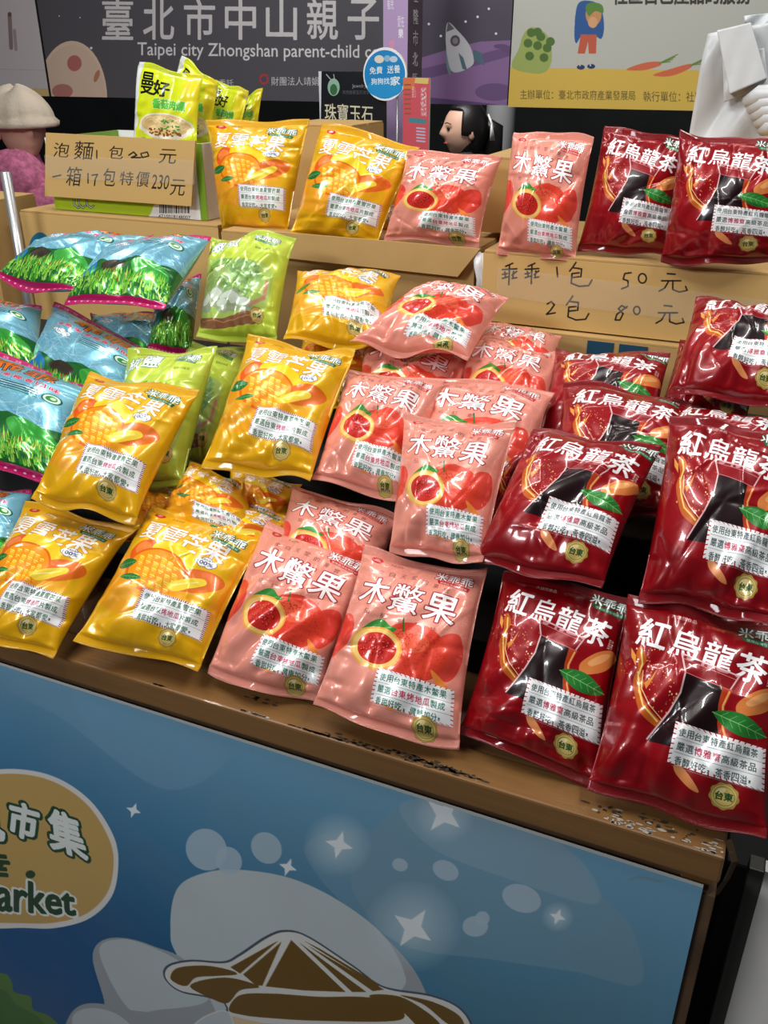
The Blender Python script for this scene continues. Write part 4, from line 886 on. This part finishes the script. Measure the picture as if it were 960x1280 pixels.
# round blue sign
def d_round(p):
    p.ell(481, 93, 40, 40, (250, 250, 252)); p.ell(481, 93, 25.5, 30.5, (30, 140, 206)); p.ell(481, 110, 22, 12, (40, 156, 220), soft=4)
    p.ell(474, 74, 6, 5, (236, 226, 210)); p.ell(484, 73, 4, 4, (150, 190, 220)); p.ell(492, 74, 5, 4, (200, 216, 236))
    bt(p, '免費', 462, 84, 478, 93, (252, 252, 252), 1, dy=-1); bt(p, '送養', 484, 82, 500, 92, (252, 252, 252), 1, dy=-1); bt(p, '狗狗找', 464, 98, 487, 106, (252, 252, 252), 1, dy=-1); bt(p, '家', 488, 96, 500, 107, (252, 252, 252), 2, dy=-1)
YR = 2.235; qc = at_y(481, 93, YR); rx_ = at_y(508.5, 93, YR)[0] - qc[0]; rz_ = qc[2] - at_y(481, 126, YR)[2]
p = plane_canvas(YR, qc[0] - rx_, qc[0] + rx_, qc[2] - rz_, qc[2] + rz_, 260, 300, (250, 250, 252)); d_round(p)
rm = print_mat('round_sign_face', p.done('print_round'), rough=.3)
t = np.linspace(0, 2 * math.pi, 48, endpoint=False); V = [(qc[0] + rx_ * math.cos(a), YR, qc[2] + rz_ * math.sin(a)) for a in t] + [(qc[0] + rx_ * math.cos(a), YR + .006, qc[2] + rz_ * math.sin(a)) for a in t]
me = bpy.data.meshes.new('round_sign'); n = 48; me.from_pydata(V, [], [tuple(range(n))] + [tuple(range(2 * n - 1, n - 1, -1))] + [(i + n, (i + 1) % n + n, (i + 1) % n, i) for i in range(n)])
uv = me.uv_layers.new(name='UVMap')
for i, l in enumerate(me.loops):
    co = me.vertices[l.vertex_index].co; uv.data[i].uv = ((co.x - qc[0] + rx_) / (2 * rx_), (co.z - qc[2] + rz_) / (2 * rz_))
for q in me.polygons: q.material_index = 0 if q.index == 0 else 1
rr_ = empty('round_sign', (qc[0], YR, qc[2] - rz_ - .12), 'round blue pet adoption sign with a white rim in front of the lilac column', 'sign')
link_mesh('disc', me, [rm, white_edge], rr_, smooth=False)
bm = bmesh.new(); tube(bm, [(qc[0] + .03, YR + .009, 1.151), (qc[0] + .03, YR + .009, qc[2])], .003, 8); bm_obj('stick', bm, metal, rr_, True)
def d_leaflet(p):
    p.poly([(500, 96), (518, 96), (518, 112), (500, 112)], (226, 120, 70)); p.poly([(519, 97), (536, 98), (535, 105), (518, 104)], (226, 200, 110))
    for k in range(7): p.line([(506, 106 + k * 6), (513, 106 + k * 6)], 2, (150, 90, 60))
    bt(p, '愛心', 515, 108, 520, 122, (240, 220, 220)); bt(p, '領養活動', 526, 108, 533, 146, (236, 230, 230)); p.line([(513, 150), (530, 152)], 6, (70, 140, 150))
    for k in range(5): p.line([(521, 160 + k * 4), (531, 161 + k * 4)], 2, (190, 190, 214))
q0 = at_y(504, 97, 2.22); q1 = at_y(535.5, 180, 2.22)
p = plane_canvas(2.22, q0[0], q1[0], 1.151, q0[2], 120, int(120 * (q0[2] - 1.151) / (q1[0] - q0[0])), (214, 84, 96)); d_leaflet(p)
tag(board('leaflet_board', (q0[0], 2.22, 1.151), (q1[0], 2.228, q0[2]), print_mat('leaflet', p.done('print_leaflet'), rough=.4), white_edge), 'narrow red and orange leaflet board right below the round blue sign', 'poster')

# ------------------------------------------------------------------ white plastic bags hanging at the right
wsh = mat('thin_white_plastic', (.60, .62, .63), .35, bump=.7, bscale=22)
def sheet(bm, quad, Y, th, nx=26, nz=34, seed=0, amp=.006):
    rg = np.random.RandomState(seed); s_, t_ = np.meshgrid(np.linspace(0, 1, nx), np.linspace(0, 1, nz)); P = quad_map(np.stack([s_, t_], -1), [at_y(a, b, Y) for a, b in quad])
    off = sum(amp / 3 * np.sin(rg.uniform(3, 16) * s_ + rg.uniform(2, 12) * t_ + rg.rand() * 6) for _ in range(7)); P[..., 1] += off
    F = [[bm.verts.new(tuple(P[j, i])) for i in range(nx)] for j in range(nz)]; B = [[bm.verts.new((P[j, i][0], P[j, i][1] + th, P[j, i][2])) for i in range(nx)] for j in range(nz)]
    for j in range(nz - 1):
        for i in range(nx - 1):
            bm.faces.new((F[j][i], F[j][i + 1], F[j + 1][i + 1], F[j + 1][i])); bm.faces.new((B[j][i], B[j + 1][i], B[j + 1][i + 1], B[j][i + 1]))
    for j in range(nz - 1):
        bm.faces.new((F[j][0], F[j + 1][0], B[j + 1][0], B[j][0])); bm.faces.new((F[j][-1], B[j][-1], B[j + 1][-1], F[j + 1][-1]))
    for i in range(nx - 1):
        bm.faces.new((F[0][i], B[0][i], B[0][i + 1], F[0][i + 1])); bm.faces.new((F[-1][i], F[-1][i + 1], B[-1][i + 1], B[-1][i]))
def sheet_obj(name, quad, Y, th, label, cat, seed, amp=.006, group=None):
    bm = bmesh.new(); sheet(bm, quad, Y, th, seed=seed, amp=amp); return tag(bm_obj(name, bm, wsh, None, True), label, cat, group)
WB = 1.50
sheet_obj('plastic_bag', [(884, 42), (1010, 20), (1010, 180), (860, 176)], WB, .03, 'wide white plastic carrier bag standing behind the rightmost red bag of the top row', 'plastic bag', 2, .008)
sheet_obj('folded_bag_stack', [(896, 38), (938, 28), (958, 98), (912, 118)], WB - .03, .018, 'smooth folded bundle of white bags in front of the wide white bag', 'bag bundle', 3, .001)
sheet_obj('folded_bag_stack', [(903, 70), (955, 60), (960, 106), (905, 128)], WB - .012, .010, 'lower layers of folded white bags peeking out under the smooth bundle', 'bag bundle', 4, .002)
sheet_obj('plastic_bag', [(930, 20), (1000, 12), (1010, 40), (936, 50)], WB + .04, .02, 'crumpled white bag lying over the top of the wide white bag', 'plastic bag', 6, .01)
bm = bmesh.new()
for k in range(5):
    a = at_y(932 + k * 5, 128 + k * 9, WB - .02); b = at_y(975, 116 + k * 10, WB - .03); tube(bm, [a, a * .6 + b * .4 + (0, -.006, .005), b, b + (.06, 0, 0)], [.008, .013, .012, .012], 10)
tag(bm_obj('plastic_bag', bm, wsh, None, True), 'crumpled white plastic folds at the right frame edge above the red bag', 'plastic bag')
ZW = float(at_y(930, 178, WB)[2]) - .004
sup = plain_carton((-.17, 1.478, .925), (.3, 1.62, ZW - .0035), 'tall brown carton behind the price carton, under the white plastic bags')

# ------------------------------------------------------------------ people in the back
skin = mat('skin', s2l((222, 176, 152)), .5); hair = mat('black_hair', (.012, .010, .010), .35, bump=.4, bscale=90, stretch=(6, 6, 1)); lip = mat('lips', s2l((176, 80, 76)), .4); eye = mat('eye_dark', (.02, .015, .015), .2)
def loft(bm, rings, seg=24):
    L = []
    for (cx, cy, cz, rx, ry) in rings: L.append([bm.verts.new((cx + rx * math.cos(t), cy + ry * math.sin(t), cz)) for t in [2 * math.pi * k / seg for k in range(seg)]])
    for A, B in zip(L, L[1:]):
        for k in range(seg): bm.faces.new((A[k], A[(k + 1) % seg], B[(k + 1) % seg], B[k]))
    bm.faces.new(L[0][::-1]); bm.faces.new(L[-1]); return L
def skinned(name, verts, edges, radii, m, parent, levels=2):
    me = bpy.data.meshes.new(name); me.from_pydata([tuple(v) for v in verts], edges, []); o = bpy.data.objects.new(name, me); C.objects.link(o)
    sk = o.modifiers.new('s', 'SKIN'); sk.use_smooth_shade = True
    for d, r in zip(me.skin_vertices[0].data, radii): d.radius = r if isinstance(r, tuple) else (r, r)
    me.skin_vertices[0].data[0].use_root = True
    o.modifiers.new('d', 'SUBSURF').levels = levels
    dg = bpy.context.evaluated_depsgraph_get(); m2 = bpy.data.meshes.new_from_object(o.evaluated_get(dg)); bpy.data.objects.remove(o)
    return link_mesh(name, m2, m, parent)
def head_mesh(loc, face_dir, s=1.0):
    # head with brow, nose, mouth, chin and ears; face looks along local -Y
    bm = bmesh.new(); bmesh.ops.create_uvsphere(bm, u_segments=40, v_segments=32, radius=1)
    for v in bm.verts:
        x, y, z = v.co; 
        k = 1 - .22 * max(0, -z) ** 1.3; X = x * .078 * k; Y = y * .095 * (1 - .12 * max(0, -z)); Z = z * .115
        if y < 0:
            fr = max(0, -y)
            Y -= .020 * math.exp(-(x / .16) ** 2) * math.exp(-((z + .12) / .14) ** 2) + .010 * math.exp(-(x / .12) ** 2) * math.exp(-((z - .08) / .2) ** 2)
            Y += .008 * (math.exp(-((x - .38) / .17) ** 2) + math.exp(-((x + .38) / .17) ** 2)) * math.exp(-((z - .1) / .1) ** 2)
            Y -= .007 * math.exp(-(x / .25) ** 2) * math.exp(-((z + .44) / .09) ** 2) + .008 * math.exp(-(x / .25) ** 2) * math.exp(-((z + .78) / .14) ** 2)
        v.co = (X, Y, Z)
    for sd in (-1, 1):
        g = bmesh.ops.create_uvsphere(bm, u_segments=12, v_segments=10, radius=1)['verts']
        for v in g: v.co = (sd * .078 + v.co.x * .010, .01 + v.co.y * .018, -.005 + v.co.z * .032)
    M = Matrix.Translation(Vector(loc)) @ Matrix.Rotation(face_dir, 4, 'Z') @ Matrix.Scale(s, 4)
    bm.transform(M); return bm, M
def person_base(hx, hy, hz, fdir, name_label, top_m, s=1.0, lean=(0, 0, 0), hands=None):
    root = empty('person', (hx, hy, 0), name_label, 'person')
    sh = Vector((math.cos(fdir), math.sin(fdir), 0)); fw = Vector((math.sin(fdir), -math.cos(fdir), 0))
    H = Vector((hx, hy, hz)); nk = H + Vector((0, 0, -.13)) - fw * .02; ch = nk + Vector((0, 0, -.12)) - fw * .02 + Vector(lean) * .3; pv = ch + Vector((0, 0, -.40)) + Vector(lean)
    b = [pv, ch, nk, H + Vector((0, 0, -.04))]
    vs = list(b); ed = [(0, 1), (1, 2), (2, 3)]; rd = [.14, (.13, .12), .048, .06]
    for sd in (-1, 1):
        S = ch + sh * sd * .16 + Vector((0, 0, .03)); E = S + sh * sd * .05 + fw * .10 + Vector((0, 0, -.25)); Wp = E + fw * .22 - sh * sd * .1 + Vector((0, 0, .02))
        i = len(vs); vs += [S, E, Wp]; ed += [(1, i), (i, i + 1), (i + 1, i + 2)]; rd += [.06, .045, .032]
        K = pv + sh * sd * .12 + fw * .40 + Vector((0, 0, -.02)); A = K + Vector((0, 0, -max(.2, K.z - .1))) ; F_ = A + fw * .16 + Vector((0, 0, -.05))
        i = len(vs); vs += [pv + sh * sd * .1, K, A, F_]; ed += [(0, i), (i, i + 1), (i + 1, i + 2), (i + 2, i + 3)]; rd += [.09, .065, .045, .04]
        # hand: palm, four fingers, thumb
    skinned('body', vs, ed, rd, top_m, root)
    for sd in (-1, 1):
        S = ch + sh * sd * .16 + Vector((0, 0, .03)); E = S + sh * sd * .05 + fw * .10 + Vector((0, 0, -.25)); Wp = E + fw * .22 - sh * sd * .1 + Vector((0, 0, .02)); d = (Wp - E).normalized(); sx = d.cross(Vector((0, 0, 1))).normalized()
        hv = [Wp, Wp + d * .05, Wp + d * .085]; he = [(0, 1), (1, 2)]; hr = [.024, (.032, .016), (.034, .014)]
        for f_, (o_, l_) in enumerate(((-.027, .058), (-.009, .07), (.009, .066), (.027, .05))):
            i = len(hv); a0 = Wp + d * .09 + sx * o_; hv += [a0, a0 + d * l_ * .5 + Vector((0, 0, -.006)), a0 + d * l_ + Vector((0, 0, -.022))]; he += [(2, i), (i, i + 1), (i + 1, i + 2)]; hr += [.009, .0085, .007]
        i = len(hv); hv += [Wp + d * .045 - sx * sd * .034, Wp + d * .08 - sx * sd * .055]; he += [(1, i), (i, i + 1)]; hr += [.011, .008]
        skinned('hand', hv, he, hr, skin, root, 1)
    return root, H
wq = at_y(579, 163, 3.9)
knit_dk = mat('dark_top', (.03, .03, .035), .8)
fd = R(-48)
wr_, H = person_base(wq[0], 3.9, wq[2], fd, 'woman in profile with tied black hair and white clip beside the grey pillar', knit_dk)
bm, M = head_mesh(H, fd, .92); whd = bm_obj('head', bm, skin, wr_, True)
bm = bmesh.new(); bmesh.ops.create_uvsphere(bm, u_segments=36, v_segments=26, radius=1)
for v in list(bm.verts):
    x, y, z = v.co
    cut = z < -.15 and y < .15 or (y < -.52 and z < .62) 
    k = .92 if cut else 1.0
    v.co = (x * .088 * (k if not cut else .8), y * (.108 if not cut else .07) + .012, z * (.128 if z > 0 else .14) + .006)
bm.transform(M); whr = bm_obj('hair', bm, hair, whd, True)
bm = bmesh.new(); tube(bm, [M @ Vector(q) for q in ((0, .10, .03), (0, .15, .0), (.0, .15, -.10), (0, .12, -.24), (0, .10, -.34))], [.03, .045, .045, .035, .01], 12); bm_obj('ponytail', bm, hair, whd, True)
bm = bmesh.new()
for k in range(3): tube(bm, [M @ Vector(q) for q in ((.07, .09 + .012 * k, .07 - .02 * k), (.09, .10, .03), (.085, .12 - .01 * k, -.04))], .004, 6)
bm_obj('hair_clip', bm, mat('white_clip', (.85, .85, .85), .3), whd, True)
bm = bmesh.new()
for sd in (-1, 1):
    g = bmesh.ops.create_uvsphere(bm, u_segments=10, v_segments=8, radius=1)['verts']
    for v in g: v.co = M @ Vector((sd * .030 + v.co.x * .012, -.087 + v.co.y * .006, .012 + v.co.z * .006))
    tube(bm, [M @ Vector((sd * .018, -.098, .032)), M @ Vector((sd * .034, -.094, .036)), M @ Vector((sd * .05, -.082, .03))], .0022, 6)
bm_obj('eyes', bm, eye, whd, True)
bm = bmesh.new(); g = bmesh.ops.create_uvsphere(bm, u_segments=14, v_segments=8, radius=1)['verts']
for v in g: v.co = M @ Vector((v.co.x * .020, -.087 + v.co.y * .005, -.052 + v.co.z * .005))
bm_obj('mouth', bm, lip, whd, True)
def stool(x, y, h, label):
    r_ = empty('stool', (x, y, 0), label, 'stool'); bm = bmesh.new(); bmesh.ops.create_cone(bm, cap_ends=True, segments=24, radius1=.16, radius2=.16, depth=.04, matrix=Matrix.Translation((x, y, h - .02))); bm_obj('seat', bm, wood_dark, r_)
    for a in range(4):
        bm = bmesh.new(); c_, s_ = math.cos(a * 1.571 + .7), math.sin(a * 1.571 + .7); tube(bm, [(x + .16 * c_, y + .16 * s_, 0), (x + .11 * c_, y + .11 * s_, h - .03)], .014, 8); bm_obj('leg', bm, metal, r_)
stool(H.x + .02, H.y + .02, max(.3, H.z - .13 - .12 - .40 - .13), 'stool under the woman in profile, hidden behind the bags')
# second head, hair only
q = at_y(502, 170, 5.0)
r2, H2 = person_base(q[0], 5.0, q[2] - .05, R(200), 'person with black hair seen from behind, below the red leaflet board', knit_dk)
bm, M2 = head_mesh(H2, R(200), .95); bm_obj('head', bm, skin, r2, True)
bm = bmesh.new(); bmesh.ops.create_uvsphere(bm, u_segments=30, v_segments=22, radius=1)
for v in bm.verts:
    x, y, z = v.co; c_ = y < -.5 and z < .5; v.co = (x * (.09 if not c_ else .07), y * (.11 if not c_ else .07) + .012, z * .13 + .01)
bm.transform(M2); bm_obj('hair', bm, hair, r2, True)
stool(H2.x, H2.y, max(.3, H2.z - .78), 'stool under the person with short black hair, hidden')
# person in pink knit with a beige hat
pink = mat('pink_knit', s2l((206, 112, 148)), .85, noise=.45, nscale=60, bump=1.0, bscale=110)
q = at_y(26, 156, 2.55)
r3, H3 = person_base(q[0], 2.55, q[2] - .01, R(60), 'person in a chunky pink sweater and beige knitted hat at the left edge', pink)
bm, M3 = head_mesh(H3, R(60), .95); bm_obj('head', bm, skin, r3, True)
bm = bmesh.new(); bmesh.ops.create_uvsphere(bm, u_segments=48, v_segments=30, radius=1)
for v in bm.verts:
    x, y, z = v.co; a = math.atan2(y, x)
    rr = 1 + .03 * math.sin(a * 14) * (1 - abs(z)); z2 = max(z, -.25)
    fl = 1.0 + (.12 if z < -.05 else 0)
    v.co = (x * .118 * rr * fl, y * .13 * rr * fl, z2 * (.10 if z2 > 0 else .12) + .035 + .01 * math.sin(a * 3) * (z > 0))
bm.transform(M3); bm_obj('hat', bm, mat('beige_knit', s2l((206, 192, 172)), .9, bump=.8, bscale=90), r3, True)
bm = bmesh.new()
for (dx, dy, dz, r_) in ((-.12, -.09, -.14, .11), (.07, -.13, -.15, .11), (-.03, -.16, -.18, .12), (.16, -.1, -.24, .12), (.05, -.1, -.2, .12), (-.02, -.14, -.32, .13), (.12, 0, -.3, .1), (-.18, .02, -.32, .11)):
    g = bmesh.ops.create_uvsphere(bm, u_segments=26, v_segments=18, radius=1)['verts']
    for v in g:
        a = math.atan2(v.co.y, v.co.x); k = r_ * (1 + .05 * math.sin(a * 9 + v.co.z * 6)); v.co = (H3.x + dx + v.co.x * k, H3.y + dy + v.co.y * k * .8, H3.z + dz + v.co.z * k * .85)
bm_obj('sweater', bm, pink, r3, True)
stool(H3.x, H3.y, max(.3, H3.z - .78), 'stool under the person in pink, hidden behind the cartons')

# ------------------------------------------------------------------ surroundings
grey = mat('pillar_grey', s2l((170, 172, 174)), .6, noise=.1, nscale=5)
q = at_y(623, 200, 4.4); bm = bmesh.new(); tube(bm, [(q[0], 4.4, 0), (q[0], 4.4, 3.2)], .068, 24)
tag(bm_obj('pillar', bm, grey, None, True), 'round grey pillar below the banners beside the woman', 'pillar')
floor_m = mat('paving_grey', (.16, .155, .15), .7, noise=.35, nscale=4, bump=.2, bscale=40)
o = box_obj('floor', (-7, -4, -.1), (5, 7, 0), floor_m, None, 0); o['kind'] = 'structure'
wall_m = mat('shade_dark_wall', (.018, .02, .022), .8, noise=.5, nscale=2)  # near-black colour stands in for the shade of the interior
o = box_obj('wall_back', (-7, 6.6, .001), (5, 6.8, 3.4), wall_m, None, 0); o['kind'] = 'structure'
# neighbouring white panel at the lower right
q = at_y(960, 1075, .70); 
wp = empty('white_panel', (q[0] + .3, .72, 0), 'plain white upright panel with a grey edge strip at the lower right corner', 'panel')
wm = mat('white_laminate', (.85, .82, .78), .5)
box_obj('sheet', (q[0], .70, .0), (q[0] + .7, .715, .84), wm, wp, .001)
box_obj('edge_strip', (q[0] - .014, .698, .0), (q[0] - .0005, .717, .84), mat('grey_edging', (.05, .05, .045), .5), wp, .001)
cr = empty('dark_crate', (.1, 1.0, 0), 'black cloth covered crate in the dark gap right of the table', 'crate')
box_obj('cloth', (XR + .012, .74, 0), (XR + .6, 1.6, .80), dark, cr, .004)
# torn tape hanging from the table end
bm = bmesh.new(); P = [at_y(a, b, .70) for a, b in ((906, 1050), (914, 1078), (904, 1100), (890, 1120))]
for A, B in zip(P, P[1:]):
    bm.faces.new([bm.verts.new(tuple(v)) for v in (A, B, B + (.006, .004, 0), A + (.006, .004, 0))])
tag(bm_obj('tape_scrap', bm, mat('brown_tape', (.24, .15, .08), .3, coat=.4), None), 'torn strip of brown tape dangling from the right end of the table', 'tape')
